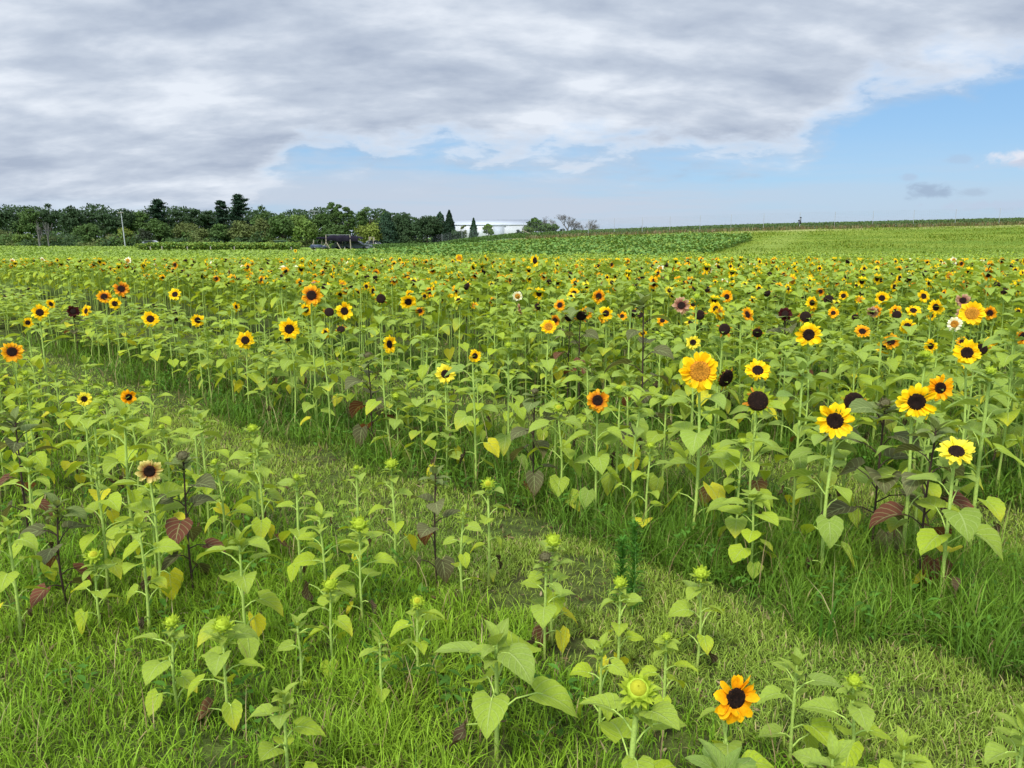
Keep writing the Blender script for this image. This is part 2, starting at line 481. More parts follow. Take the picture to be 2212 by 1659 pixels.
def box(c, s, col=(.5, .5, .5), m=0, rot=0.0):
    x, y, z = [a / 2 for a in s]
    V = np.array([(-x, -y, -z), (x, -y, -z), (x, y, -z), (-x, y, -z), (-x, -y, z), (x, -y, z), (x, y, z), (-x, y, z)], float)
    cr, sr = math.cos(rot), math.sin(rot)
    V = V @ np.array([[cr, sr, 0], [-sr, cr, 0], [0, 0, 1]]) + np.array(c)
    Q = [(0, 3, 2, 1), (4, 5, 6, 7), (0, 1, 5, 4), (1, 2, 6, 5), (2, 3, 7, 6), (3, 0, 4, 7)]
    return piece(V, Q, col, None, m)
def lathe(prof, sides, col, m=0):
    """profile [(r,z)], axis z"""
    pr = np.array(prof, float); k = len(pr); th = np.arange(sides) / sides * 2 * np.pi
    V = np.stack([pr[:, 0:1] * np.cos(th), pr[:, 0:1] * np.sin(th), np.repeat(pr[:, 1:2], sides, 1)], -1)
    i = np.arange(k - 1)[:, None] * sides; j = np.arange(sides)[None]; jn = (j + 1) % sides
    Q = np.stack([i + j, i + jn, i + sides + jn, i + sides + j], -1).reshape(-1, 4)
    c = np.asarray(col, float)
    C = np.repeat(c, sides, 0) if c.ndim == 2 else c
    return piece(V.reshape(-1, 3), Q, C, None, m)

# ------------------------------------------------------------------ sunflower parts
GREEN = np.array([.270, .380, .062]); LIME = np.array([.375, .490, .032]); DEEP = np.array([.140, .260, .058])
SAGE = np.array([.245, .345, .095]); YEL = np.array([.72, .63, .028]); BRN = np.array([.10, .045, .022]); PURP = np.array([.105, .100, .048]); WINE = np.array([.120, .035, .022])
PET = dict(
    Y=((.92, .57, .006), (.95, .72, .010)), G=((.90, .52, .006), (.95, .68, .010)), L=((.80, .68, .03), (.85, .76, .07)),
    O=((.50, .10, .006), (.90, .50, .010)), F=((.36, .035, .006), (.88, .44, .012)), A=((.90, .40, .004), (.94, .54, .006)),
    R=((.045, .006, .008), (.07, .010, .010)), C=((.30, .05, .02), (.82, .76, .25)), W=((.80, .78, .52), (.86, .85, .70)),
    K=((.26, .07, .06), (.62, .42, .26)), D=((.50, .18, .015), (.62, .26, .02)), S=None)
DARKDISC = np.array([.013, .006, .004]); GOLDDISC = np.array([.36, .155, .012])
def head_parts(rng, dia, typ, lod=0):
    """flower head facing +Z, centre of disc at the origin. returns dict: receptacle, petals, disc"""
    R = dia / 2
    gold = typ in ('G', 'W')
    rd = R * (.46 if typ in ('Y', 'O', 'F', 'C', 'K', 'R') else .53 if gold else .44 if typ in ('L', 'A') else .80)
    if typ in ('D', 'S'): rd = R * .78
    sides = 28 if lod == 0 else 14 if lod == 1 else 8
    # disc
    base = GOLDDISC if gold else DARKDISC
    rr = np.array([1.0, .93, .80, .62, .42, .22, .07, .002]); zz = np.array([-.10, .06, .12, .13, .10, .05, .03, .03]) * rd * 1.15
    if typ in ('D', 'S', 'R'): zz = np.array([-.12, .08, .17, .20, .21, .20, .19, .19]) * rd
    if gold: cs = np.array([base * 1.25, base * 1.2, base * 1.05, base * .95, base * .8, base * .75, base * .9, base * .9])
    else: cs = np.array([base * 1.6 + [.03, .012, 0], base * 1.5, base, base * .9, base * .8, base * .9, base * 1.3, base * 1.3])
    if lod >= 1: rr, zz, cs = rr[[0, 1, 3, 5, 7]], zz[[0, 1, 3, 5, 7]], cs[[0, 1, 3, 5, 7]]
    disc = lathe(list(zip(rr * rd, zz)), sides, cs, MI['disc'])
    if lod == 0:                                          # florets in spirals
        nf = int(np.clip(dia * 2600, 150, 520)) if not gold else 900; k = np.arange(nf); rf = rd * np.sqrt((k + .5) / nf) * .97; th = k * 2.39996
        zf = np.interp(rf / rd, (rr * 1.0)[::-1], zz[::-1]); s = rd * .80 / math.sqrt(nf) * rng.uniform(.7, 1.2, nf)
        c = np.stack([rf * np.cos(th), rf * np.sin(th), zf], 1)
        hh = s * rng.uniform(.7, 1.7, nf) * (.7 if gold else 1)
        V = np.zeros((nf, 5, 3))
        for j, (a, b) in enumerate(((1, 0), (0, 1), (-1, 0), (0, -1))): V[:, j] = c + np.stack([a * s, b * s, -.2 * s], 1)
        V[:, 4] = c + np.stack([0 * s, 0 * s, hh], 1)
        fcol = (base[None] * (rng.uniform(.75, 1.2, (nf, 1)) if gold else rng.uniform(.6, 1.7, (nf, 1))))
        if not gold:
            pol = (rng.random(nf) < .10) & (rf > rd * .45); fcol[pol] = (.10, .045, .010)
        Q = np.array([(0, 1, 4, 4), (1, 2, 4, 4), (2, 3, 4, 4), (3, 0, 4, 4)])
        Q = np.array([(0, 1, 2, 4), (2, 3, 0, 4)])
        Q = (Q[None] + (np.arange(nf) * 5)[:, None, None]).reshape(-1, 4)
        disc = merge([disc, piece(V.reshape(-1, 3), Q, np.repeat(fcol, 5, 0), None, MI['disc'])])
    # petals
    petals = None
    if PET.get(typ) is not None:
        bc, tc = map(np.array, PET[typ])
        n = {0: 21, 1: 16, 2: 11}[lod]
        layers = [(n, .08, 1.0), (n - 3, .28, .93)] if typ != 'D' else [(int(n * .55), -.5, .6)]
        if lod == 2: layers = layers[:1]
        if typ == 'R': layers = [(n, .25, .9), (n, .7, .7)]
        ps = []
        for (k, lean, ls) in layers:
            a = (np.arange(k) + rng.uniform(-.42, .42, k) + rng.random()) / k * 2 * np.pi
            if lod < 2 and typ != 'D': a = a[rng.random(k) > .09]; k = len(a)
            if typ == 'D': a = rng.uniform(0, 2 * np.pi, k)
            Lp = (R - rd * .9) * ls * rng.uniform(.72, 1.18, k)
            Wp = np.minimum(2 * np.pi * (rd + Lp * .5) / k * rng.uniform(.95, 1.4, k), Lp * .8)
            if typ == 'D': P_l = rng.uniform(-1.1, .9, k)
            if typ == 'D': Lp = R * .55 * rng.uniform(.6, 1.1, k); Wp = Lp * .35
            P = np.stack([rd * .88 * np.cos(a), rd * .88 * np.sin(a), np.full(k, -.02 * rd)], 1)
            j = rng.uniform(.88, 1.08, (k, 1))
            if typ == 'D': lean = P_l
            ps.append(leaf_batch(P, a, lean + rng.normal(0, .24, k), Lp, Wp, rng.normal(.25, .45, k), rng.normal(0, .4, k), bc * j, 'petal', 6 if lod == 0 else 4 if lod == 1 else 3, 3,
                                 fold=.30, lobe=0, m=MI['petal'], tipcol=tc * j, tippow=.55 if typ in ('F',) else .35 if typ == 'O' else .8, vein=0))
        petals = merge(ps)
    # receptacle with bracts
    gcol = LIME * .85 if typ not in ('R',) else PURP
    rec = [lathe([(.004, -.50 * rd), (.30 * rd, -.47 * rd), (.75 * rd, -.30 * rd), (1.0 * rd, -.08 * rd), (.97 * rd, .02 * rd)], 12 if lod < 2 else 6, gcol * .9, MI['stem'])]
    if lod < 2:
        k = 16 if lod == 0 else 10
        a = (np.arange(k) + rng.uniform(-.3, .3, k)) / k * 2 * np.pi
        P = np.stack([rd * .86 * np.cos(a), rd * .86 * np.sin(a), np.full(k, -.20 * rd)], 1)
        rec.append(leaf_batch(P, a, rng.normal(.45, .25, k), rd * rng.uniform(.55, .85, k), rd * .42, .5, 0, gcol, 'bract', 4, 3, lobe=0, m=MI['leaf'], vein=0))
    return dict(receptacle=merge(rec), petals=petals, disc=disc)
def bud_parts(rng, dia, open_=0.0, lod=0, dark=False):
    """closed or opening bud, facing +Z. dia counts the bracts"""
    R = dia / 2
    g = LIME * np.array([.95, .98, 1.2]) if not dark else PURP * 1.3
    rb = R * .56
    rec = [lathe([(.004, -.75 * rb), (.55 * rb, -.68 * rb), (.97 * rb, -.25 * rb), (1.0 * rb, .15 * rb), (.82 * rb, .45 * rb), (.70 * rb, .50 * rb)], 14 if lod == 0 else 8, g * .9, MI['stem'])]
    for (k, zz, pit, ls, ws) in ((11, -.35, .30, .85, .50), (10, -.05, .85, .85, .5), (9, .25, 1.35, .62, .5)):
        if lod and zz == -.05: continue
        a = (np.arange(k) + rng.uniform(-.35, .35, k) + rng.random()) / k * 2 * np.pi
        P = np.stack([rb * .92 * np.cos(a), rb * .92 * np.sin(a), np.full(k, zz * rb)], 1)
        rec.append(leaf_batch(P, a, pit - open_ * .3 + rng.normal(0, .2, k), rb * ls * rng.uniform(.8, 1.25, k), rb * ws, rng.normal(-.25, .3, k), 0, g * rng.uniform(.8, 1.1, (k, 1)), 'bract', 5 if lod == 0 else 3, 3, lobe=0, m=MI['leaf'], vein=0, tipcol=g * np.array([1.15, 1.05, 1.3])))
    cc = np.array([.50, .52, .035]) if open_ > .3 else LIME * 1.1
    if dark: cc = PURP * 1.4
    c1 = np.array([cc * .8, cc, cc * 1.0, cc * .9])
    disc = lathe([(.76 * rb, .35 * rb), (.60 * rb, .66 * rb), (.30 * rb, .86 * rb), (.003, .92 * rb)], 14 if lod == 0 else 8, c1, MI['petal'])
    pet = None
    k = 12 if lod == 0 else 7
    a = np.arange(k) / k * 2 * np.pi + rng.uniform(-.15, .15, k)
    P = np.stack([rb * .60 * np.cos(a), rb * .60 * np.sin(a), np.full(k, .42 * rb)], 1)
    pet = leaf_batch(P, a + np.pi, rng.normal(1.0, .12, k), rb * .75, rb * .48, .75, 0, cc * rng.uniform(.85, 1.15, (k, 1)), 'petal', 4, 3, fold=-.4, lobe=0, m=MI['petal'], vein=0)
    return dict(receptacle=merge(rec), petals=pet, disc=disc)
def facing_matrix(center, d, spin=0.0):
    d = Vector(d).normalized()
    q = d.to_track_quat('Z', 'Y')
    M = Matrix.Translation(Vector(center)) @ q.to_matrix().to_4x4() @ Matrix.Rotation(spin, 4, 'Z')
    return np.array(M)

def leaf_color(rng, tone, zf, purple=False):
    """tone -1 lime .. 1 deep; zf 0 base .. 1 top"""
    if purple:
        c = PURP * rng.uniform(.8, 1.5) + np.array([.01, .02, .004]) * zf * 2
        if zf < .5 and rng.random() < .5: c = WINE * rng.uniform(.9, 1.6) + np.array([.02, .02, .01])
        if zf > .75: c = c * .4 + SAGE * .5
        return c
    c = GREEN * rng.uniform(.86, 1.16)
    c = c * (1 - abs(tone)) + (LIME if tone < 0 else DEEP) * abs(tone)
    if zf > .7: c = c * .75 + SAGE * .25
    if zf < .5 and rng.random() < .55: c = c * .4 + np.array([.38, .50, .03]) * .6
    if zf < .32 and rng.random() < .30: c = c * .3 + YEL * .7
    if zf < .22 and rng.random() < .2: c = BRN * rng.uniform(.6, 2.2)
    return c
def make_plant(rng, h, typ='Y', dia=.16, face=(0, -1, .25), lsize=.14, nleaf=12, tone=0.0, purple=False, lod=0, lean=(0, 0), leaf_from=.16, thick=1.0, spread=1.0, yellow=0, noface=False):
    """sunflower standing at the origin with the head centre at height h. returns dict of parts (leaves a list)"""
    face = np.array(face, float); face /= np.linalg.norm(face)
    has_head = typ is not None
    top = h
    # stem
    hc = np.array([lean[0], lean[1], h])
    if has_head:
        back = dia * (.30 if typ not in ('B', 'b', 'P', 'D', 'S') else .24)
        endp = hc - face * back
        pre = endp - face * dia * .20 - np.array([0, 0, .035 + dia * .25])
    else:
        endp = hc; pre = hc - np.array([0, 0, .06])
    bend = rng.normal(0, .015 * h, 2)
    ts = np.linspace(0, 1, 9 if lod == 0 else 6 if lod == 1 else 4)
    P0 = np.array([0, 0, -.02])
    pts = [P0 + (pre - P0) * t + np.array([bend[0], bend[1], 0]) * math.sin(t * math.pi) for t in ts]
    mid = (pre + endp) / 2 + np.array([0, 0, .012])
    pts = np.array(pts + [mid, endp])
    r0 = (.0068 + .0030 * min(h, 1.4)) * thick * (.75 if purple else 1)
    rad = np.linspace(r0, r0 * .62, len(pts))
    scol = (GREEN * .6 + SAGE * .55) if not purple else np.array([.048, .032, .024])
    C = np.array([scol * (1.0 + .1 * k) for k in ts] + [scol * 1.1, scol * 1.1]); C[0] = C[0] * .4 + np.array([.12, .10, .05]) * .7
    if lod == 0 and not purple: C[1] = C[1] * .8 + np.array([.05, .04, .01])
    stem = tube(pts, rad, 8 if lod == 0 else 5 if lod == 1 else 3, C, MI['stem'])
    def stem_at(f):
        z = f * (len(pts) - 1); i = min(int(z), len(pts) - 2); return pts[i] * (1 - (z - i)) + pts[i + 1] * (z - i)
    leaves = []
    nl, nw = ((12, 7) if lod == 0 else (6, 5) if lod == 1 else (4, 3))
    a0 = rng.uniform(0, 6.28)
    az_all = []
    for k in range(nleaf):
        f = leaf_from + (1 - leaf_from) * max(0.0, (k + rng.uniform(-.25, .25)) / max(nleaf - 1, 1)) ** .92
        f = min(max(f, .04), .955 if lod < 1 or typ in ('B', 'b', None) else .88 if lod == 1 else .80)
        p = stem_at(f * .93)
        az = a0 + k * 2.39996 + rng.normal(0, .25)
        size = lsize * (np.interp(f, [0, .25, .6, .85, 1], [.62, .95, 1.0, .72, .42])) * rng.uniform(.82, 1.2)
        upper = f > .86
        pl = size * (.75 if not upper else .22) * rng.uniform(.7, 1.2) * spread
        pa = rng.uniform(.45, .95) if f > .35 else rng.uniform(.2, .7)
        # petiole
        e = p + np.array([math.cos(az) * math.cos(pa) * pl, math.sin(az) * math.cos(pa) * pl, math.sin(pa) * pl])
        m1 = p * .5 + e * .5 + np.array([0, 0, pl * .12])
        if upper: pit = rng.uniform(.25, .8); dr = rng.uniform(.5, 1.1)
        elif f > .5: pit = rng.uniform(-.1, .45); dr = rng.uniform(.5, 1.2)
        elif f > .28: pit = rng.uniform(-.65, .1); dr = rng.uniform(.35, 1.0)
        else: pit = rng.uniform(-1.35, -.5); dr = rng.uniform(.1, .5)
        wr = rng.uniform(.78, .98) if not upper else rng.uniform(.42, .60)
        col = leaf_color(rng, float(np.clip(tone + rng.normal(0, .18), -1, 1)), f, purple)
        tip = col
        if f < .5 and rng.random() < (.35 + .15 * yellow) and not purple: tip = col * .4 + YEL * .6
        if purple and f < .5: tip = col * .6 + WINE * .4
        dead = (not purple and f < .26 and rng.random() < .40)
        if dead: col = np.array([.055, .036, .022]) * rng.uniform(.5, 2.6); tip = col * .5; pit = rng.uniform(-1.5, -.9); wr *= rng.uniform(.3, .7); size *= rng.uniform(.45, .9); dr = rng.uniform(-1.5, 1.5)
        lf = leaf_batch([e], [az], pit, size, size * wr, dr, rng.normal(0, .22), col, 'heart' if not upper else 'ovate', nl, nw, fold=rng.uniform(.12, .42) if not dead else rng.uniform(.6, 1.8),
                        lobe=.17 if not upper else .02, serr=.035 if lod == 0 else 0, wave=.022 if not dead else .13, tipcol=tip, tippow=2.2, rng=rng)
        if lod < 2:
            pc = scol * 1.15
            lf = merge([lf, tube([p, m1, e, e + (e - m1) * .0 + np.array([math.cos(az), math.sin(az), -.1]) * size * .12], np.array([.0034, .0026, .0022, .0012]) * (1 + size * 2), 4 if lod else 5, pc, MI['stem'])])
        leaves.append(lf)
    # rosette of small pointed leaves at the top of plants in bud or shoot
    if typ in ('B', 'b', 'P', 'T', None):
        k = 7 if typ != 'T' else 9
        for j in range(k if lod < 2 else 4):
            az = a0 + 1 + j * 2.4 + rng.normal(0, .2)
            sz = lsize * rng.uniform(.42, .72) * (1.0 if typ not in (None,) else 1.2)
            q = endp - np.array([0, 0, .008 + .012 * j])
            col = leaf_color(rng, float(np.clip(tone + rng.normal(0, .15), -1, 1)), .9, purple)
            leaves.append(leaf_batch([q], [az], rng.uniform(.15, .75) if j > 2 or typ in ('B', 'b', 'P') else rng.uniform(.9, 1.3), sz, sz * rng.uniform(.42, .56), rng.uniform(.3, .9), rng.normal(0, .2), col, 'ovate', nl, nw if lod else 5, fold=rng.uniform(.3, .6), lobe=0, wave=.012, serr=.02 if lod == 0 else 0, rng=rng))
    parts = dict(stem=stem, leaves=leaves)
    if has_head and typ != 'T':
        if typ == 'B': hp = bud_parts(rng, dia, 0.0, lod)
        elif typ == 'b': hp = bud_parts(rng, dia, 1.0, lod)
        elif typ == 'P': hp = bud_parts(rng, dia, 0.0, lod, True)
        else: hp = head_parts(rng, dia, typ, lod)
        M = facing_matrix(hc, face, rng.uniform(0, 6.28))
        for k, v in hp.items():
            parts[k] = xform(v, M) if v is not None else None
    return parts

def plant_object(parts, loc, name, label, cat='sunflower', group=None, split=True, rz=0):
    r = empty(name, loc, rz); tag(r, label, cat, group)
    obj('stem', parts['stem'], r)
    if split:
        for lf in parts['leaves']: obj('leaf', lf, r)
    else: obj('foliage', merge(parts['leaves']), r)
    if parts.get('receptacle') is not None:
        isbud = parts.get('isbud')
        hd = obj('bud' if isbud else 'flower_head', parts['receptacle'], r)
        if parts.get('petals') is not None: obj('petals', parts['petals'], hd)
        if parts.get('disc') is not None: obj('disc', parts['disc'], hd)
    return r

# ------------------------------------------------------------------ hero sunflowers, read off the photograph
# (px, py, dia px, type, strip range or ('h', height), yaw deg (+ = turned to picture right), tilt deg up, options, label)
ST = [(1.75, 3.45), (5.85, 7.5), (9.6, 11.4), (13.5, 15.3), (17.4, 19.2), (21.3, 23.2), (25.2, 27), (29, 31), (33, 34.8), (37, 38.8), (40.8, 42.6)]
def solve(px, py, opt, pref=1.15):
    if isinstance(opt, tuple): return at_h(px, py, opt[1])
    best = None
    rngs = ST if opt is None else [ST[opt]]
    for (a, b) in rngs:
        for s in np.linspace(a, b, 8):
            x, y, z, t = at_s(px, py, s)
            if .25 < z < 1.75:
                pr = pref if a > 4 else .85
                e = abs(z - pr) / (1 if a > 4 else .8)
                if best is None or e < best[0]: best = (e, (x, y, z, t))
    return best[1] if best else at_h(px, py, 1.0)
h_ = lambda v: ('h', v)
HERO = [
 (26,760,48,'O',None,5,20,{}, "orange-ringed bloom at the left edge above the low front plants"),
 (86,675,38,'Y',None,5,20,{}, "orange-yellow bloom second in from the left edge, brown disc"),
 (60,697,24,'Y',None,10,10,{}, "small narrow yellow bloom just below the orange-yellow pair at far left"),
 (110,657,24,'Y',None,40,25,{}, "yellow bloom turned upward touching the orange-yellow one at far left"),
 (158,673,30,'R',None,0,15,dict(purple=1), "blackish-maroon bloom on a dark stem at the left"),
 (225,641,32,'O',None,-10,20,{}, "orange bloom on the lower left of the rusty red one"),
 (262,624,36,'F',None,10,25,{}, "rusty red-orange bloom standing highest at the left"),
 (248,656,28,'Y',None,0,10,{}, "orange bloom directly below the rusty red one"),
 (186,672,30,'Y',None,-60,15,{}, "bright yellow bloom seen from the side beside the blackish one"),
 (325,689,38,'Y',None,0,20,{}, "round yellow bloom with brown disc alone at upper left"),
 (427,692,32,'Y',None,15,15,{}, "yellow bloom partly hidden by its leaf, left of the narrow side-turned one"),
 (510,663,24,'Y',None,60,15,{}, "narrow yellow bloom turned sideways in the upper left"),
 (530,735,42,'Y',None,-5,15,{}, "round golden-yellow bloom with dark disc, alone on the left"),
 (673,638,50,'O',None,5,15,dict(tall=1), "large red-ringed orange bloom on a tall stem, left of centre"),
 (661,669,30,'Y',None,-10,10,{}, "yellow bloom tucked under the large red-ringed orange one"),
 (625,711,48,'Y',None,-5,5,{}, "orange-yellow bloom with big dark disc half under a leaf"),
 (744,672,42,'Y',None,20,15,{}, "yellow bloom with a leaf across its face, right of the dark spent head"),
 (703,719,28,'Y',None,50,10,{}, "orange bloom turned away right of the half-covered one"),
 (711,674,26,'D',None,0,25,{}, "dark spent head with few orange petals beside the red-ringed bloom"),
 (841,744,42,'Y',None,48,5,{}, "oval yellow bloom turned half sideways, left of centre"),
 (823,645,26,'D',None,0,15,{}, "dark spent head with pale stubs left of the centre pair"),
 (882,652,38,'Y',None,0,-20,{}, "nodding yellow bloom of the centre pair"),
 (886,637,24,'Y',None,0,15,{}, "small upright yellow bloom of the centre pair"),
 (907,609,22,'K',None,0,15,{}, "small pale pinkish bloom with dark disc above the centre pair"),
 (962,808,46,'L',1,0,20,dict(tone=-.2), "lemon bloom with nearly black disc at centre left"),
 (1026,769,30,'Y',None,20,10,{}, "small yellow bloom right of the lemon one"),
 (1185,706,36,'G',None,0,25,{}, "golden bloom with golden disc near the centre"),
 (1199,692,26,'F',None,30,10,{}, "dark rusty bloom just behind the golden centre one"),
 (1291,865,54,'F',1,0,15,dict(tone=-.1), "fiery red-orange bloom at the centre with yellow tips"),
 (1309,677,34,'Y',None,0,15,{}, "round yellow bloom right of the two hanging dark heads"),
 (1228,686,24,'D',None,-20,-25,dict(purple=1), "left one of two hanging dark heads on thin dark stems"),
 (1256,682,30,'D',None,10,-25,dict(purple=1), "right one of two hanging dark heads on thin dark stems"),
 (1472,660,40,'K',None,0,20,{}, "big dark disc with faded pink petals, upper right of centre"),
 (1497,657,26,'Y',None,10,15,{}, "yellow oval bloom touching the faded pink one"),
 (1511,680,28,'D',None,0,10,{}, "dark spent head under the yellow oval bloom"),
 (1512,802,90,'G',h_(1.16),0,18,dict(thick=1.25,ls=.17), "very large golden sunflower with golden disc"),
 (1568,817,50,'D',h_(1.02),45,-15,{}, "withered head with drooping orange petals behind the very large golden one"),
 (1637,800,56,'Y',h_(1.05),5,38,{}, "orange-yellow bloom tilted upward right of the very large golden one"),
 (1637,866,54,'D',h_(.95),0,15,{}, "spent brown head with orange rags hanging below the tilted bloom"),
 (1497,740,34,'L',None,0,15,{}, "small lemon bloom above the very large golden one"),
 (1565,711,32,'D',None,10,15,{}, "dark head with yellow rim behind the small lemon bloom"),
 (1696,678,36,'R',None,0,20,dict(purple=1), "dark maroon spiky bloom upper right"),
 (1740,684,30,'D',None,0,15,{}, "black spent head beside the maroon spiky one"),
 (1747,723,58,'Y',None,0,10,{}, "heart-notched yellow bloom with brown disc below the maroon one"),
 (1804,909,82,'Y',h_(1.0),-5,5,dict(thick=1.2,ls=.17), "large yellow bloom facing the viewer with one petal folded on its disc"),
 (1845,868,52,'D',h_(.93),10,15,{}, "brown spent head right behind the large yellow front-facing bloom"),
 (1980,868,84,'Y',h_(1.08),10,5,dict(thick=1.2,ls=.17), "large yellow bloom half behind a purple-leaved stem at right"),
 (2031,838,60,'A',h_(1.0),25,5,{}, "orange bloom peeping behind the large yellow one at right"),
 (2066,975,78,'L',h_(.92),5,52,dict(thick=1.2,ls=.17,tone=-.1), "tipped-back yellow bloom with near-black disc low at right"),
 (2089,762,58,'Y',h_(1.2),0,15,{}, "yellow bloom with brown disc in front of a black head at far right"),
 (2120,754,30,'D',h_(1.1),0,10,{}, "black spent head behind the yellow one at far right"),
 (2100,677,68,'G',None,0,18,dict(thick=1.2), "big golden flower with orange disc, high at far right"),
 (2062,700,32,'W',None,-5,10,{}, "white-petalled bloom with yellow disc beside the big golden flower"),
 (2080,649,32,'K',None,0,15,{}, "pinkish bloom with dark disc above the big golden flower"),
 (1822,639,24,'Y',None,0,15,{}, "round yellow bloom right of a black head, upper right"),
 (1790,647,28,'D',None,0,30,{}, "flat black spent head, upper right"),
 (1863,716,34,'O',None,10,40,{}, "flat-lying orange bloom with dark disc, right half"),
 (1636,719,26,'D',None,0,-10,{}, "dark drooping head between the maroon and the small lemon blooms"),
 (1960,705,36,'Y',None,0,10,{}, "yellow ring-like bloom under a broad leaf, right"),
 (1973,671,34,'Y',None,10,45,{}, "yellow bloom facing up over a broad leaf, right"),
 (1937,680,24,'D',None,0,20,{}, "ragged black head left of the upward-facing yellow bloom"),
 (612,582,22,'W',None,0,35,{}, "large pale cream bloom, upper left of the large red-ringed orange one"),
 (1750,605,24,'G',None,0,20,{}, "golden bloom high in the field, upper right"),
 (1905,644,32,'Y',None,5,15,{}, "yellow bloom with smaller ones pressed against it, upper right"),
 (1995,640,30,'Y',None,30,20,{}, "golden bloom turned right in the upper right crowd"),
 (1570,641,30,'A',None,20,10,{}, "loose orange-yellow bloom left of the round one, upper right"),
 (1467,607,26,'O',None,0,15,{}, "orange red-ringed bloom standing out above the centre right crowd"),
 (378,636,30,'Y',None,-20,25,{}, "loose-petalled orange-yellow bloom, upper left crowd"),
 (560,590,16,'O',None,0,15,{}, "small orange bloom in the upper left crowd with smaller ones around"),
 (740,615,24,'G',None,0,15,{}, "golden bloom right of the large red-ringed orange one"),
 (682,614,22,'A',None,0,15,{}, "small golden-orange bloom just above the large red-ringed one"),
 (812,590,20,'O',None,0,15,{}, "orange bloom with long dark centre above the middle field, left of centre"),
 (992,557,18,'G',h_(1.5),0,10,dict(tall=1), "lone yellow bloom rising above the far crop edge, centre"),
 (1082,600,22,'A',None,0,15,{}, "cluster-leading orange bloom in the centre crowd"),
 (1240,633,26,'Y',None,0,10,{}, "orange-yellow bloom in the tight cluster right of centre"),
 (975,644,24,'Y',None,35,15,{}, "half-turned yellow bloom beside hanging leaves at the centre"),
 (1118,640,24,'W',None,0,15,{}, "pale cream bloom in the upper centre"),
 # strip next to the camera and plants in bud
 (182,862,32,'L',h_(.80),0,10,dict(tone=-.3), "small lemon-yellow bloom with black disc above the front row at left"),
 (278,858,36,'A',h_(.80),15,10,dict(tone=-.2,purple=0), "orange bloom with slim dark disc above the front row at left"),
 (323,1018,56,'C',h_(.78),0,12,dict(tone=-.3), "cream bloom with red ring and black disc at left"),
 (1589,1508,112,'A',h_(.47),32,8,dict(ls=.10,tone=-.2), "bright orange bloom low in the foreground, turned to the right"),
 (202,1200,42,'b',h_(.42),0,55,dict(ls=.11,tone=-.1), "opening yellow-centred bud low at left beside a purple-leaved stem"),
 (686,846,26,'L',1,55,10,dict(tone=-.2), "little lemon bloom facing right over a curled leaf, left of centre"),
 (1206,881,26,'b',1,0,45,dict(tone=-.3), "small opening bud left of the fiery red-orange bloom"),
 (1054,1045,34,'b',h_(.62),0,30,dict(ls=.10,tone=-.35), "pale opening bud with white-edged bracts at the centre"),
 (713,1263,40,'B',h_(.42),0,40,dict(ls=.12,tone=-.3), "green bud on a thin stem above paired leaves, lower left of centre"),
 (901,1299,36,'b',h_(.42),0,45,dict(ls=.105,tone=-.45), "green bud with an orange-yellow tip in the foreground centre left"),
 (1378,1490,92,'b',h_(.60),5,50,dict(ls=.15,tone=-.25,thick=1.5), "big spiky green bud with yellow heart in the foreground"),
 (845,1002,36,'B',h_(.70),0,60,dict(ls=.10,tone=-.1), "upright green bud on a straight stem left of the tall purple plant"),
 (776,1132,48,'B',h_(.55),0,55,dict(ls=.13,tone=-.3), "wide-open green bud leaning left of the straight-stemmed bud"),
 (1195,1168,44,'B',h_(.55),10,55,dict(ls=.12,tone=-.2), "green bud over a second darker bud, right of centre"),
 (1178,1204,38,'P',h_(.52),-10,60,dict(ls=.12,tone=.1), "dull dark bud right below a green one, right of centre"),
 (1340,1258,40,'B',h_(.47),0,60,dict(ls=.095,tone=-.55), "lime-green bud plant standing in the mown strip, right of centre"),
 (1514,1238,46,'B',h_(.48),0,65,dict(ls=.11,tone=-.45), "lime-green bud plant right of centre in front of the dark grass"),
 (1845,1470,44,'B',h_(.46),0,60,dict(ls=.12,tone=-.3), "green bud plant at lower right leaning over the mown strip"),
 (480,1350,56,'B',h_(.45),0,70,dict(ls=.13,tone=-.1), "broad star-like bud plant in the left foreground grass"),
 (370,1343,44,'B',h_(.42),0,70,dict(ls=.11,tone=-.1), "smaller bud plant just left of the broad star-like one"),
 (517,1168,20,None,h_(.62),0,60,dict(ls=.15,tone=-.1), "pale star-shaped leafy shoot without a bud, left of centre"),
 (690,1112,20,None,h_(.58),0,60,dict(ls=.14,tone=-.35), "drooping leafy shoot right of the pale star-shaped one"),
 (612,1497,20,None,h_(.42),0,60,dict(ls=.125,tone=-.2), "four-leaved star shoot in the bottom foreground, left of centre"),
 (1072,1385,20,None,h_(.50),0,60,dict(ls=.19,tone=.05,thick=1.35), "broad-leaved young plant in the foreground centre"),
 (642,1340,20,None,h_(.33),0,60,dict(ls=.085,tone=-.2,n=5), "tiny shoot with small leaves left of the thin-stemmed bud"),
 (1722,1432,20,None,h_(.42),0,60,dict(ls=.12,tone=-.35), "star-shaped shoot with yellow lower leaf at lower right"),
 (1955,1605,20,None,h_(.30),0,60,dict(ls=.10,tone=-.4,n=5), "small leaning shoot in the mown strip at bottom right"),
 (2216,1560,20,None,h_(.55),0,60,dict(ls=.14,tone=-.1), "leafy shoot cut by the right edge at the bottom"),
 (1800,1630,20,None,h_(.42),0,60,dict(ls=.13,tone=-.1), "leafy shoot touching the bottom edge, right of the orange bloom"),
 (1560,1662,20,None,h_(.80),0,60,dict(ls=.17,tone=.3,purple=.3), "dusky broad-leaved plant at the bottom edge, closest to the camera"),
 (1405,962,24,'B',1,0,70,dict(ls=.10,tone=-.4), "thin pale bud plant right of the fiery red-orange bloom"),
 (545,925,30,'B',None,0,70,dict(ls=.12,tone=-.2), "budded plant at the left edge of the long mown strip"),
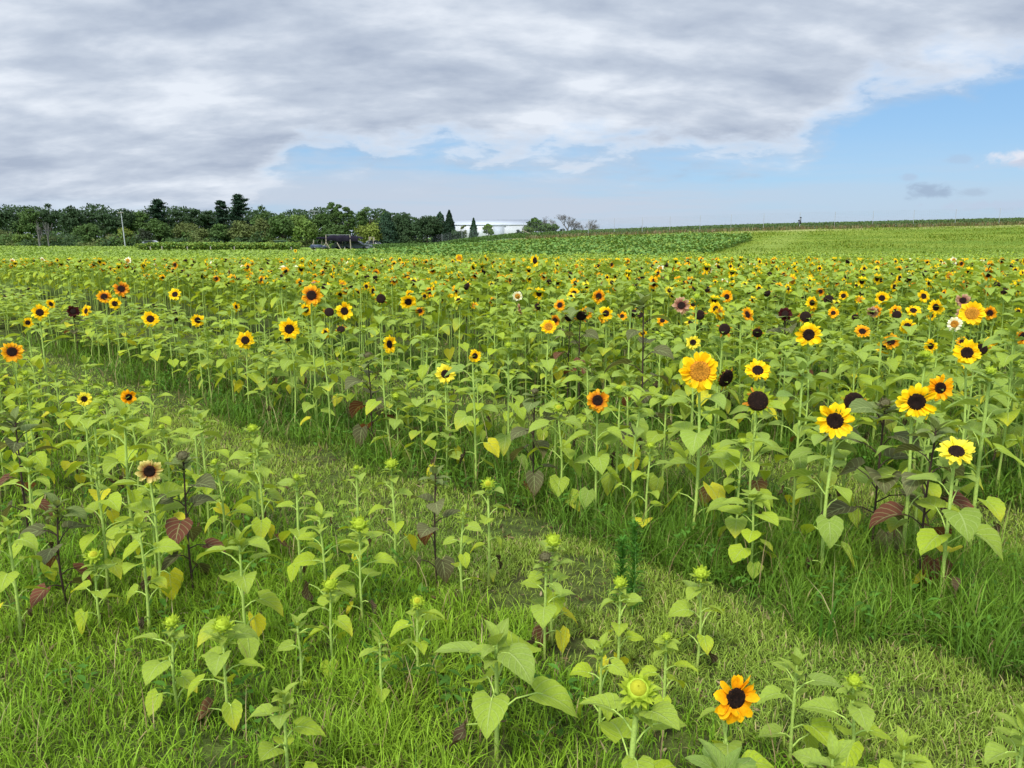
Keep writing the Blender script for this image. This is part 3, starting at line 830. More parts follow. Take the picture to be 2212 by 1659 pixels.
 (432,905,20,None,None,0,60,dict(ls=.13,tone=-.2), "star-topped green plant behind the dark-leaved pair, left"),
 (855,855,26,'B',1,0,60,dict(tone=-.1), "green bud level with the lemon bloom, left of it"),
 (966,935,20,None,1,0,60,dict(ls=.13,tone=0), "greyish leafy top right under the lemon bloom"),
 (1098,745,22,'B',None,0,60,{}, "small green bud above the small yellow bloom, centre"),
 (1382,870,20,None,1,0,60,dict(ls=.11,tone=-.1), "small leafy plant between the fiery bloom and the tall purple stem"),
 (1735,795,26,None,1,0,60,dict(ls=.15), "leafy top without bloom right of the tilted-up bloom"),
 (1905,720,30,None,None,0,60,dict(ls=.17,thick=1.3), "tall leafy plant with no bloom left of the yellow ring-like one"),
 (2000,765,30,'B',None,0,60,dict(ls=.17,thick=1.3), "tall thick-stemmed plant in bud left of the big golden flower"),
 (2140,800,30,'B',1,0,60,dict(ls=.18,thick=1.3), "thick-stemmed plant in bud by the right edge"),
 (604,610,20,'B',None,0,60,dict(tall=1), "tall budded stem with a pale top left of the red-ringed bloom"),
 (146,590,20,'B',None,0,60,dict(tall=1), "very tall bud rising behind the blackish bloom, left"),
 (1365,625,26,'B',None,0,60,dict(tall=1,thick=1.2), "tall pale green bud stem right of the centre, no petals"),
 (1505,640,22,'B',None,0,60,dict(tall=1), "tall bud stem right of the faded pink bloom"),
 (1000,1105,16,None,h_(.55),0,60,dict(ls=.10,tone=-.4), "thin lime shoot right of the tall purple-leaved plant, half hidden"),
 (640,1030,18,'B',h_(.70),0,60,dict(ls=.11,tone=-.3), "slender budded plant by the bend of the mown strip, left of centre"),
 (555,965,18,None,h_(.76),0,60,dict(ls=.12,tone=-.2), "tall pale shoot at the left rim of the mown strip"),
 (300,1130,18,None,h_(.60),0,60,dict(ls=.12,tone=-.4), "lime shoot right below the cream red-ringed bloom"),
 (770,1010,16,'B',h_(.66),0,60,dict(ls=.09,tone=-.3), "thin bud stalk on the mown strip left of the upright green bud"),
 (1300,1390,18,None,h_(.40),0,60,dict(ls=.10,tone=-.5), "pale shoot just above the big spiky bud, on its left"),
 (1440,1375,18,'B',h_(.44),0,60,dict(ls=.10,tone=-.4), "small budded shoot directly above the big spiky bud"),
 (60,1000,18,None,h_(.76),0,60,dict(ls=.13,tone=-.3), "leafy green plant by the left edge above the black-stemmed one"),
 (205,1010,18,None,h_(.76),0,60,dict(ls=.13,tone=-.3), "leafy green plant left of the cream red-ringed bloom"),
 (15,1130,18,None,h_(.62),0,60,dict(ls=.12,tone=-.3), "green shoot cut by the left edge beside the black-stemmed plant"),
 (820,1380,16,None,h_(.36),0,60,dict(ls=.09,tone=-.4,n=5), "small lime shoot left of the orange-tipped bud"),
 # purple-leaved ones
 (395,985,36,'P',h_(.82),0,60,dict(purple=1,ls=.13), "dark purple-green plant with a black bud and brown heart leaves, left"),
 (122,1088,30,None,h_(.60),0,60,dict(purple=1,ls=.12), "black-stemmed plant with slaty star top and brown lower leaves, left"),
 (940,1022,30,None,h_(.68),0,60,dict(purple=1,ls=.13,thick=.9), "tall purple-leaved plant with red lower leaf alone on the mown strip"),
 (32,905,34,None,h_(.85),0,60,dict(purple=1,ls=.13), "dark-leaved plant at the left edge below the orange-ringed bloom"),
 (795,768,26,'P',None,0,40,dict(purple=1,ls=.15), "greyish plant with a black bud left of the oval yellow bloom"),
 (1155,845,22,'P',1,0,60,dict(purple=1,ls=.12), "thin purple plant with a pinkish low leaf left of the fiery bloom"),
 (1912,872,34,'P',h_(1.02),0,50,dict(purple=1,ls=.16), "purple-leaved plant on a black stem between the two large yellow blooms"),
 (2022,925,26,None,h_(.98),0,60,dict(purple=1,ls=.15), "purple-grey leaved plant behind the tipped-back bloom"),
 (1390,652,26,None,None,0,60,dict(purple=.6,tall=1), "tall black-stemmed green plant with no bloom, right of centre"),
 (415,870,24,None,None,0,60,dict(purple=.5,ls=.12), "dusky star-topped plant behind the black-budded one, left"),
]
rngH = np.random.default_rng(11)
PLACED = []      # x, y, px, py, landmark name
LANDMARKS = []
def hero_plants():
    for i, (px, py, dp, typ, opt, yaw, tilt, o, label) in enumerate(HERO):
        pref = 1.45 if o.get('tall') else 1.15
        x, y, z, t = solve(px, py, opt, pref)
        dia = float(np.clip(dp * t / FPX, .05, .30))
        if typ in ('D',): dia *= 1.05
        yw = math.radians(yaw) ; tl = math.radians(tilt)
        # face the camera, then yaw
        base = math.atan2(-y, -x)
        a = base + yw
        face = (math.cos(a) * math.cos(tl), math.sin(a) * math.cos(tl), math.sin(tl))
        far = t > 8.5
        ls = o.get('ls', .15) * (1.08 if t > 4.6 else .95) * (1.25 if o.get('purple', 0) > .5 else 1)
        nleaf = o.get('n', int(np.clip(7 + z * 7, 7, 15)))
        if far: nleaf = 10
        gz = float(ground_z(x, y))
        pur = o.get('purple', 0)
        tone = o.get('tone', float(rngH.uniform(-.25, .25))) - (.3 if x + y < 3.8 and not pur else 0)
        parts = make_plant(rngH, z - gz, typ, dia, face, ls, nleaf, tone, pur > .5, 0 if t < 7.5 else 1, (0, 0), .16 if t < 7.5 else .3, o.get('thick', 1.0) * (.9 if z < .6 else 1))
        parts['isbud'] = typ in ('B', 'b', 'P')
        name = 'purple_leaved_sunflower' if pur > .5 and typ not in ('R',) else 'sunflower_in_bud' if parts['isbud'] else 'young_sunflower' if typ is None else 'sunflower'
        plant_object(parts, (x, y, gz), name, label, group='sunflowers in the field', split=t < 8.5)
        PLACED.append((x, y)); LANDMARKS.append((px, py, i))
hero_plants()

# ------------------------------------------------------------------ the rest of the field: shared plant models, copied
rngF = np.random.default_rng(5)
SHORT = [(26,760,'the orange-ringed left-edge bloom'), (158,673,'the blackish-maroon bloom'), (262,624,'the rusty red-orange bloom'), (325,689,'the lone round upper-left bloom'),
 (530,735,'the lone golden-yellow left bloom'), (673,638,'the large red-ringed orange bloom'), (841,744,'the oval side-turned yellow bloom'), (882,650,'the nodding centre pair'),
 (962,808,'the lemon bloom, centre left'), (1185,706,'the golden centre bloom'), (1291,865,'the fiery red-orange bloom'), (1242,684,'the two hanging dark heads'), (1472,660,'the faded pink bloom'),
 (1512,802,'the very large golden bloom'), (1637,800,'the tilted-up bloom'), (1696,678,'the maroon spiky bloom'), (1747,723,'the heart-notched yellow bloom'), (1804,909,'the petal-folded large bloom'),
 (1980,868,'the large bloom behind purple leaves'), (2066,975,'the tipped-back bloom'), (2100,677,'the big golden far-right bloom'), (323,1018,'the cream red-ringed bloom'),
 (278,858,'the slim-disced orange bloom'), (940,1022,'the tall purple-leaved plant'), (395,985,'the dark brown-hearted plant'), (517,1168,'the pale star-shaped shoot')]
LOOK = {'Y': 'yellow bloom with dark disc', 'O': 'orange red-ringed bloom', 'G': 'golden-disced bloom', 'D': 'petal-less dark head', 'R': 'dark maroon bloom', 'L': 'lemon bloom', 'K': 'pinkish faded bloom', 'W': 'cream-white bloom', 'A': 'orange bloom', 'F': 'rusty bloom', 'B': 'green budded plant', 'b': 'opening bud', None: 'leafy plant without bloom'}
ORD = ['', 'second', 'third', 'fourth', 'fifth', 'sixth', 'seventh', 'eighth', 'ninth', 'tenth', 'eleventh', 'twelfth', 'thirteenth', 'fourteenth', 'fifteenth', 'sixteenth', 'seventeenth', 'eighteenth', 'nineteenth', 'twentieth', 'twenty-first', 'twenty-second', 'twenty-third', 'twenty-fourth', 'twenty-fifth', 'twenty-sixth', 'twenty-seventh', 'twenty-eighth', 'twenty-ninth', 'thirtieth']
heads = [(px, py, dp, solve(px, py, opt, 1.45 if o.get('tall') else 1.15)) for (px, py, dp, typ, opt, yw, tl, o, lb) in HERO]
def in_strip(s):
    for k, (a, b) in enumerate(ST):
        if a - .15 <= s <= b + .15: return k
    return None
class Grid:
    def __init__(s, c): s.c = c; s.d = {}
    def near(s, x, y, r):
        i, j = int(x // s.c), int(y // s.c)
        for a in (-1, 0, 1):
            for b in (-1, 0, 1):
                for (u, v) in s.d.get((i + a, j + b), ()):
                    if (u - x) ** 2 + (v - y) ** 2 < r * r: return True
        return False
    def add(s, x, y): s.d.setdefault((int(x // s.c), int(y // s.c)), []).append((x, y))
G = Grid(.5)
for p in PLACED: G.add(*p)
FILL = []
TRIES = 60000
cand = np.stack([rngF.uniform(-26, 26, TRIES), 3 + 25.5 * np.sqrt(rngF.random(TRIES))], 1)
dens = rngF.random(TRIES)
for (x, y), dn in zip(cand, dens):
    if abs(x) > y * .70 + .6: continue
    s = x + y
    k = in_strip(s)
    if k is None and s < 20: continue
    if k == 0:
        if x > -1.35: continue
        if dn > .75: continue
        r = .24
    elif k == 1:
        r = .27
    else:
        r = .21 if y < 18 else .24
    if G.near(x, y, r): continue
    if k == 0: h = rngF.normal(.74, .09)
    elif k == 1: h = rngF.normal(.88 + .05 * x * .5, .15)
    else: h = rngF.normal(1.10, .11)
    if (k is None or k >= 2) and rngF.random() < .06: h += .2
    t = rngF.random()
    px, py, cz = project(x, y, h)
    ok = True
    for (hx, hy, hd, (ax, ay, az_, at_)) in heads:
        if cz < (ay * CP - (az_ - H) * SP) - .05 and abs(px - hx) < hd * .5 + .13 * FPX / cz and py < hy + hd * .75:
            # lower this plant below the bloom it would hide
            need = hy + hd * .9
            u, f, d = ray(px, need); tt = y / f; h2 = H - d * tt
            if h2 < .45 * (1 if k else .8): ok = False; break
            h = min(h, h2); px, py, cz = project(x, y, h)
    if not ok: continue
    G.add(x, y)
    FILL.append([x, y, h, k, cz, px, py])
def pick_type(y, k, rnd):
    if k == 0: return rnd.choice(['B', 'T0', 'B', 'T0', 'B'])
    if k == 1: return rnd.choice(['B', 'T0', 'T0', 'B', 'b', 'T0', 'D', 'B'])
    w = dict(B=.20, T0=.20, Y=.20, D=.13, O=.06, A=.05, G=.03, L=.03, K=.01, W=.01, b=.01) if y < 13 else dict(B=.08, T0=.08, Y=.26, D=.19, O=.07, A=.07, G=.06, L=.04, K=.015, W=.015, R=.01)
    ks = list(w); p = np.array([w[q] for q in ks]); p /= p.sum()
    return ks[rnd.choice(len(ks), p=p)]
TYPES = ['Y', 'O', 'G', 'D', 'R', 'L', 'K', 'W', 'A', 'B', 'b', 'T0']
rngP = np.random.default_rng(8)
def proto_parts(typ, lod, kind, hh=1.12):
    ty = None if typ == 'T0' else typ
    el = math.radians(rngP.uniform(0, 30) if ty != 'D' else rngP.uniform(-30, 40))
    dia = {'D': .125, 'R': .12, 'B': .085, 'b': .085}.get(ty, rngP.uniform(.14, .185))
    ya = rngP.normal(0, .45)
    face = (math.sin(ya) * math.cos(el), -math.cos(ya) * math.cos(el), math.sin(el)) if ty not in ('B', 'b', None) else (rngP.normal(0, .3), -.4, 1)
    if kind == 'low': return make_plant(rngP, .74, ty, dia * .85, face, .135, 13, rngP.uniform(-.8, -.2), False, 0, (0, 0), .12)
    if lod == 1: return make_plant(rngP, hh, ty, dia, face, .172, 17, rngP.uniform(-.45, .1), False, 1, (0, 0), .22)
    return make_plant(rngP, hh, ty, dia, face, .175, 13, rngP.uniform(-.5, .05), False, 2, (0, 0), .34)
FILL.sort(key=lambda a: a[4])
vis = [f for f in FILL if -60 < f[5] < 2270]
N_IND = 300 - len(HERO)
ind = vis[:N_IND]
ind_ids = set(id(f) for f in ind)
protos = {}
def proto_object(key, typ, kind, var):
    parts = proto_parts(typ, 1, kind)
    ty = None if typ == 'T0' else typ
    parts['isbud'] = typ in ('B', 'b')
    meshes = {}
    r = dict(stem=to_mesh('stem', parts['stem'], PLANT_MATS), leaves=[to_mesh('leaf', l, PLANT_MATS) for l in parts['leaves']] if kind == 'low' else None,
             foliage=None if kind == 'low' else to_mesh('foliage', merge(parts['leaves']), PLANT_MATS), isbud=parts['isbud'])
    for k in ('receptacle', 'petals', 'disc'):
        r[k] = to_mesh(k, parts[k], PLANT_MATS) if parts.get(k) is not None else None
    return r
labels_used = {}
def fill_label(typ, px, py):
    look = LOOK[None if typ == 'T0' else typ]
    dsts = sorted(((px - a) ** 2 + ((py - b) * 1.3) ** 2, a, b, nm) for (a, b, nm) in SHORT)
    _, a, b, nm = dsts[0]
    dx, dy = px - a, py - b
    hor = 'left' if dx < 0 else 'right'; ver = 'above' if dy < 0 else 'below'
    if abs(dx) > 2.2 * abs(dy): d = hor + ' of'
    elif abs(dy) > 2.2 * abs(dx): d = ver
    else: d = ver + ' and ' + hor + ' of'
    key = (look, d, nm)
    n = labels_used.get(key, 0); labels_used[key] = n + 1
    o = ORD[n] if n < len(ORD) else 'farther'
    return (('%s %s %s %s' % (look, '', d, nm)) if not o else '%s, %s nearest %s %s' % (look, o, d, nm)).replace('  ', ' ')
order = []
for f in ind:
    typ = pick_type(f[1], f[3], rngF)
    if f[3] is None: typ = 'T0'
    order.append((f, typ))
order.sort(key=lambda a: min((a[0][5] - s[0]) ** 2 + (a[0][6] - s[1]) ** 2 for s in SHORT))
for f, typ in order:
    x, y, h, k, cz, px, py = f
    kind = 'low' if k == 0 else 'high'
    if kind == 'high' and k != 1 and typ in ('B', 'T0') and h < 1.28: h = min(h, 1.0)
    key = (typ, kind, int(rngF.integers(0, 4 if typ in ('B', 'T0') else 2)))
    if key not in protos: protos[key] = proto_object(key, typ, kind, key[2])
    pr = protos[key]
    base = .74 if kind == 'low' else 1.12
    sc = h / base
    gz = float(ground_z(x, y))
    r = empty('sunflower' if typ not in ('B', 'b', 'T0') else 'sunflower_in_bud' if typ != 'T0' else 'young_sunflower', (x, y, gz), math.atan2(x, y) * -1 + rngF.normal(0, .35) + (rngF.uniform(-1.5, 1.5) if typ in ('T0', 'B') else 0))
    r.scale = (max(.85, sc ** .5), max(.85, sc ** .5), sc)
    tag(r, fill_label(typ, px, py), 'sunflower', 'sunflowers in the field')
    link('stem', pr['stem'], r)
    if pr['leaves']:
        for l in pr['leaves']: link('leaf', l, r)
    else: link('foliage', pr['foliage'], r)
    if pr['receptacle']:
        hd = link('bud' if pr['isbud'] else 'flower_head', pr['receptacle'], r)
        if pr['petals']: link('petals', pr['petals'], hd)
        if pr['disc']: link('disc', pr['disc'], hd)

# everything farther: one crop that nobody could count
lod2 = {}
STUFF = []
for f in FILL:
    if id(f) in ind_ids: continue
    x, y, h, k, cz, px, py = f
    typ = pick_type(y, k, rngF)
    if typ not in ('B', 'T0'): h += .13
    elif y > 9 and h < 1.3: h -= .13
    if y > 12: h = min(h, 2.0 - .0285 * y)
    L = 1 if cz < 10 else 2
    key = (typ, L, int(rngF.integers(0, 6 if typ in ('Y', 'D', 'B', 'T0') else 3)))
    if key not in lod2:
        p = proto_parts(typ, L, 'high')
        lod2[key] = merge([p['stem'], merge(p['leaves']), p.get('receptacle'), p.get('petals'), p.get('disc')])
    a = math.atan2(x, y) * -1 + rngF.normal(0, .35)
    sc = h / 1.12
    c_, s_ = math.cos(a), math.sin(a)
    xy = 1.0
    M = np.array([[c_ * xy, -s_ * xy, 0, x], [s_ * xy, c_ * xy, 0, y], [0, 0, sc, float(ground_z(x, y))], [0, 0, 0, 1]])
    q = xform(lod2[key], M)
    q['c'] = q['c'] * np.float32(rngF.uniform(.85, 1.15))
    STUFF.append(q)
print('individual fill', len(ind), 'field stuff plants', len(STUFF), 'heroes', len(HERO))
tag(obj('sunflower_crop', merge(STUFF)), 'dense sunflower crop in bloom stretching away behind the nearer plants', 'sunflower crop', kind='stuff')
del STUFF

# ------------------------------------------------------------------ later-sown green plants behind, to the far edge of the field
def leaf_carpet(rng, xy, h, size, cols, name, label, cat, jh=.25, thick=.35, nper=1, upright=.4, flat=.5):
    n = len(xy)
    z = ground_z(xy[:, 0], xy[:, 1]) + h - thick * rng.random(n) ** 1.3 + rng.normal(0, .04, n)
    P = np.stack([xy[:, 0], xy[:, 1], z], 1)
    size = np.broadcast_to(size, (n,))
    az = rng.uniform(0, 6.28, n)
    flat_sd = .3
    c = cols[rng.integers(0, len(cols), n)] * rng.uniform(.88, 1.12, (n, 1))
    p = leaf_batch(P, az, rng.normal(flat, flat_sd, n), size * rng.uniform(.7, 1.4, n), size * rng.uniform(.6, 1.1, n), rng.uniform(.3, 1.2, n), rng.normal(0, .4, n), c, 'ovate', 3, 3, fold=.3, lobe=0, m=MI['crown'], vein=0)
    return tag(obj(name, p), label, cat, kind='stuff')
rngC = np.random.default_rng(21)
def area(n, y0, y1, xf):
    y = np.sqrt(rngC.uniform(y0 ** 2, y1 ** 2, n)); u = rngC.uniform(-.70, .70, n)
    return np.stack([u * y, y], 1)
a = area(170000, 28, 56, None)
a = a[(a[:, 0] < 60)]; a = a[:150000]
hh = .78 + .10 * np.sin(a[:, 0] * .9 + a[:, 1] * .4) + .0 * a[:, 0]
leaf_carpet(rngC, a, hh, .11, np.array([SAGE * .95, GREEN * .95, LIME * .8, GREEN * .9]), 'young_sunflower_crop', 'pale green young sunflower crop just beyond the last blooms', 'sunflower crop', thick=.5)
# scattered buds/yellow specks on it
b = area(420, 28, 33, None)
pt = leaf_batch(np.stack([b[:, 0], b[:, 1], ground_z(b[:, 0], b[:, 1]) + rngC.uniform(.75, 1.1, len(b))], 1), rngC.uniform(0, 6.28, len(b)), 1.3, .10, .12, .2, 0,
                np.where(rngC.random((len(b), 1)) < .5, np.array([[.03, .012, .01]]), np.array([[.75, .55, .05]])), 'ovate', 3, 3, lobe=0, m=MI['petal'], vein=0)
tag(obj('distant_blooms', pt), 'scattered tiny blooms at the far edge of the flowering strip', 'sunflower blooms', kind='stuff')
a = area(190000, 55, 172, None)
edge = np.interp(a[:, 0], [-130, -60, -25, -14, -8, 0, 20], [170, 150, 118, 100, 84, 60, 55])
a = a[a[:, 1] < edge]
leaf_carpet(rngC, a, .52 - .24 * smooth(75, 115, a[:, 1]), .12 + .0016 * a[:, 1], np.array([SAGE * .85, GREEN * .85, GREEN * .8 + SAGE * .1]), 'low_green_crop', 'flat green crop running back to the trees on the left', 'crop', thick=.25, flat=.2)
# dark leafy rows on the lower slope: wedge-shaped block
def in_poly(p, poly):
    x, y = p[:, 0], p[:, 1]; inside = np.zeros(len(p), bool); j = len(poly) - 1
    for i in range(len(poly)):
        xi, yi = poly[i]; xj, yj = poly[j]
        c = ((yi > y) != (yj > y)) & (x < (xj - xi) * (y - yi) / (yj - yi + 1e-9) + xi)
        inside ^= c; j = i
    return inside
poly = [(-13, 66), (-8, 57), (10.7, 57), (15, 65), (22, 80), (28, 93), (21, 97), (0, 90), (-8, 86), (-15, 78)]
a = np.stack([rngC.uniform(-20, 36, 150000), rngC.uniform(50, 108, 150000)], 1); a = a[in_poly(a, poly)]
rowh = .72 + .14 * np.sin(a[:, 1] * 1.3 + a[:, 0] * .1)
leaf_carpet(rngC, a, rowh, .30, np.array([DEEP * .85, DEEP * 1.05, GREEN * .68, DEEP * .95]), 'dark_leafy_crop', 'dark green leafy crop block on the lower slope, pointed at its right end', 'crop', thick=.5, flat=.2)
# ridge crop: low dark beans along the skyline
n = 130000
xx = rngC.uniform(-34, 125, n); yy = rngC.uniform(0, 1, n) ** 1.0 * 34 + np.interp(xx, [-34, -10, 10, 30, 125], [134, 122, 119, 119, 119])
a = np.stack([xx, yy], 1)
leaf_carpet(rngC, a, .80, .26, np.array([DEEP * .42, DEEP * .55, DEEP * .5]), 'ridge_bean_crop', 'low dark green crop along the skyline of the hill', 'crop', thick=.6, flat=.1)
n = 9000
xx = rngC.uniform(2, 110, n); yy = np.interp(xx, [2, 30, 110], [116.0, 117.2, 117.5]) + rngC.normal(0, .6, n)
P = np.stack([xx, yy, ground_z(xx, yy)], 1)
cc = np.array([[.19, .15, .07], [.12, .15, .05], [.09, .14, .04], [.22, .17, .10]])[rngC.integers(0, 4, n)]
p = leaf_batch(P, rngC.uniform(0, 6.28, n), rngC.uniform(1.1, 1.57, n), rngC.uniform(.25, .75, n) , .10, .4, 0, cc, 'lance', 4, 3, lobe=0, m=MI['crown'], vein=0)
tag(obj('dry_weed_strip', p), 'ragged brown and green weeds along the foot of the hilltop fence', 'weeds', kind='stuff')
# tufts on the grassy slope
n = 60000
yy = np.sqrt(rngC.uniform(50 ** 2, 116 ** 2, n)); xx = rngC.uniform(-.02, .72, n) * yy
msk = ~in_poly(np.stack([xx, yy], 1), poly); dl = xx - (16.5 + (yy - 65) * .47); msk &= ~((dl > -1) & (dl < 3.6)) | (rngC.random(n) < .55)
xx, yy = xx[msk], yy[msk]; n = len(xx)
P = np.stack([xx, yy, ground_z(xx, yy)], 1)
cc = np.array([[.12, .20, .022], [.18, .25, .028], [.22, .27, .04], [.14, .21, .025]])[rngC.integers(0, 4, n)]
lng = .08 + .26 * smooth(.1, .9, fbm2(xx * .22, yy * 1.0, .8, 33)) 
p = leaf_batch(P, rngC.uniform(0, 6.28, n), rngC.uniform(.7, 1.5, n), lng * rngC.uniform(.6, 1.3, n), .12, .6, 0, cc, 'lance', 3, 3, lobe=0, m=MI['grass'], vein=0)
tag(obj('slope_grass', p), 'bright green grass covering the slope on the right', 'grass', kind='stuff')

# hedge-like taller crop row left of centre, in front of the trees
n = 22000
xx = rngC.uniform(-53, -31.5, n); yy = rngC.uniform(112, 120, n)
keep = xx > -60
leaf_carpet(rngC, np.stack([xx, yy], 1), 1.15 + .12 * np.sin(xx * 1.7), .30, np.array([GREEN * .62, DEEP * .95, GREEN * .75]), 'tall_crop_rows', 'taller darker green crop rows in front of the trees, left of the canopy', 'crop', thick=1.1, flat=.2)

# ------------------------------------------------------------------ ground
def ground_mesh():
    ys = np.concatenate([np.linspace(-30, 0, 7), np.linspace(1, 30, 59), np.linspace(31, 140, 90), np.linspace(150, 400, 20), np.array([600, 1000, 2000, 4000])])
    xs = np.concatenate([-np.array([4000, 2000, 1000, 500, 300])[::1], np.linspace(-200, 200, 241), np.array([300, 500, 1000, 2000, 4000])])
    X, Y = np.meshgrid(xs, ys)
    Z = ground_z(X, Y)
    Z = np.where(Y > 160, Z - (Y - 160) * .02 * (Z > .01), Z)
    Z = np.maximum(Z, 0 - .0 * X) - .004 * 0
    Z = np.where(Y < 9, 0, Z)
    V = np.stack([X, Y, Z], -1).reshape(-1, 3)
    nx = len(xs); i = np.arange(len(ys) - 1)[:, None] * nx + np.arange(nx - 1)[None]
    Q = np.stack([i, i + 1, i + nx + 1, i + nx], -1).reshape(-1, 4)
    return piece(V, Q, (.1, .1, .05), None, 0)
tag(obj('ground', ground_mesh(), mats=[M_GROUND]), kind='structure')

# ------------------------------------------------------------------ grass close to the camera
rngG = np.random.default_rng(3)
def blades(P, L, W, col, tip, lean, az, m=MI['grass'], seg=4):
    n = len(P); t = np.linspace(0, 1, seg)
    ang = (math.pi / 2 - lean * .25)[:, None] - (lean * 1.3)[:, None] * t[None] ** 1.3
    dt = 1 / (seg - 1)
    ca, sa = np.cos(ang), np.sin(ang)
    r = np.concatenate([np.zeros((n, 1)), np.cumsum((ca[:, :-1] + ca[:, 1:]) / 2 * dt, 1)], 1) * L[:, None]
    z = np.concatenate([np.zeros((n, 1)), np.cumsum((sa[:, :-1] + sa[:, 1:]) / 2 * dt, 1)], 1) * L[:, None]
    hd = np.stack([np.cos(az), np.sin(az)], 1)
    tw = az + np.pi / 2 + rngG.normal(0, .5, n)
    sd2 = np.stack([np.cos(tw), np.sin(tw)], 1)
    w = np.array([.8, 1, .75, .03]) if seg == 4 else np.array([.9, .8, .03])
    V = np.zeros((n, seg, 2, 3))
    for j, s in enumerate((-.5, .5)):
        V[:, :, j, :2] = P[:, None, :2] + r[..., None] * hd[:, None] + (w[None] * W[:, None] * s)[..., None] * sd2[:, None]
        V[:, :, j, 2] = P[:, 2:3] + z
    i = np.arange(seg - 1) * 2
    q = np.stack([i, i + 1, i + 3, i + 2], -1)
    Q = (q[None] + (np.arange(n) * seg * 2)[:, None, None]).reshape(-1, 4)
    f = np.repeat(t, 2)[None, :, None]
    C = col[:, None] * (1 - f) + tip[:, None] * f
    return piece(V.reshape(-1, 3), Q, C.reshape(-1, 3), None, m)
def lane(s):                                   # 1 in the mown strips, 0 in the planted ones
    d = np.minimum(np.abs(s - .02), np.minimum(np.abs(s - 4.6), np.minimum(np.abs(s - 8.5), np.abs(s - 12.4))))
    return d
def sample(n, y0, y1):
    y = np.sqrt(rngG.uniform(y0 ** 2, y1 ** 2, n)); x = rngG.uniform(-.72, .72, n) * (y + .35)
    return x, y
def lane_mask(x, y):
    s = x + y + .30 * fbm2(x, y, 1.6, 4)
    d = lane(s)
    return d < .82 + .3 * (rngG.random(len(d)) - .5)
mown, tall = [], []
for (n, y0, y1, wf) in ((120000, 2.1, 5.0, 1.0), (120000, 5.0, 9.0, 1.35), (60000, 9.0, 15.0, 2.1)):
    x, y = sample(n, y0, y1)
    m = lane_mask(x, y)
    bare = fbm2(x, y, 1.9, 9) + .35 * fbm2(x, y, 6, 2)
    k = m & (rngG.random(n) < np.clip(1.25 - 1.3 * (bare > .50), .15, 1))
    xa, ya = x[k], y[k]; q = len(xa)
    pat = fbm2(xa, ya, 1.1, 5)[:, None] * .5 + .5
    c0 = np.array([.215, .36, .045]) * (1 - pat) + np.array([.34, .45, .07]) * pat
    c0 = c0 * rngG.uniform(.55, 1.12, (q, 1))
    st = rngG.random(q) < .08
    c0[st] = np.array([.40, .34, .16]) * rngG.uniform(.6, 1.2, (st.sum(), 1))
    L = rngG.uniform(.035, .085, q) * (1 + .25 * fbm2(xa, ya, 3, 6))
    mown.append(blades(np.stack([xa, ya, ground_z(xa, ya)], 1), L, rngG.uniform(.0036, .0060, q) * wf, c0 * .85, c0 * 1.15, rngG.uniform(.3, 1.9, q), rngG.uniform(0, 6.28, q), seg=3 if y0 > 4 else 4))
    # tall grass
    dsty = {2.1: .50, 5.0: .45, 9.0: .5}[y0]
    k = ~m & (rngG.random(n) < dsty)
    k &= (fbm2(x, y, 2.3, 12) > -.75) | (rngG.random(n) < .3)
    xa, ya = x[k], y[k]; q = len(xa)
    sgn = (xa + ya) > 5.2
    pat = np.clip(fbm2(xa, ya, 1.7, 15)[:, None] * .7 + .35 * fbm2(xa, ya, 8, 19)[:, None] + .5, 0, 1)
    c0 = np.where(sgn[:, None], np.array([.105, .225, .024]), np.array([.185, .345, .024])) * (1 - pat) + np.where(sgn[:, None], np.array([.170, .305, .030]), np.array([.260, .425, .032])) * pat
    c0 = c0 * rngG.uniform(.55, 1.12, (q, 1))
    st = rngG.random(q) < .05
    c0[st] = np.array([.30, .24, .11]) * rngG.uniform(.5, 1.1, (st.sum(), 1))
    L = rngG.uniform(.10, .30, q) * (1 + .55 * fbm2(xa, ya, 2.4, 16)) * (1 + .3 * fbm2(xa, ya, 7, 18)) * np.where(sgn, 1.10, .56)
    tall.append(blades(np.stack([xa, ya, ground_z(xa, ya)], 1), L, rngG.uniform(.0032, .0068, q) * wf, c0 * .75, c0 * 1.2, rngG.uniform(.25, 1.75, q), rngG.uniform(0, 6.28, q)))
x, y = sample(5000, 2.4, 12); k = ~lane_mask(x, y); x, y = x[k], y[k]; q = len(x)
cc_ = np.array([[.22, .33, .05], [.42, .36, .18], [.14, .28, .04], [.30, .22, .12]])[rngG.integers(0, 4, q)] * rngG.uniform(.7, 1.2, (q, 1))
tall.append(blades(np.stack([x, y, ground_z(x, y)], 1), rngG.uniform(.28, .50, q) * np.where(x + y > 5.2, 1.1, .6), rngG.uniform(.0025, .006, q), cc_, cc_ * 1.1, rngG.uniform(.1, .9, q), rngG.uniform(0, 6.28, q)))
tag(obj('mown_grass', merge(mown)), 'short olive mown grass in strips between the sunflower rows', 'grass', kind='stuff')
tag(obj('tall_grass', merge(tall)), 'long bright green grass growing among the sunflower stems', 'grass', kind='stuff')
del mown, tall
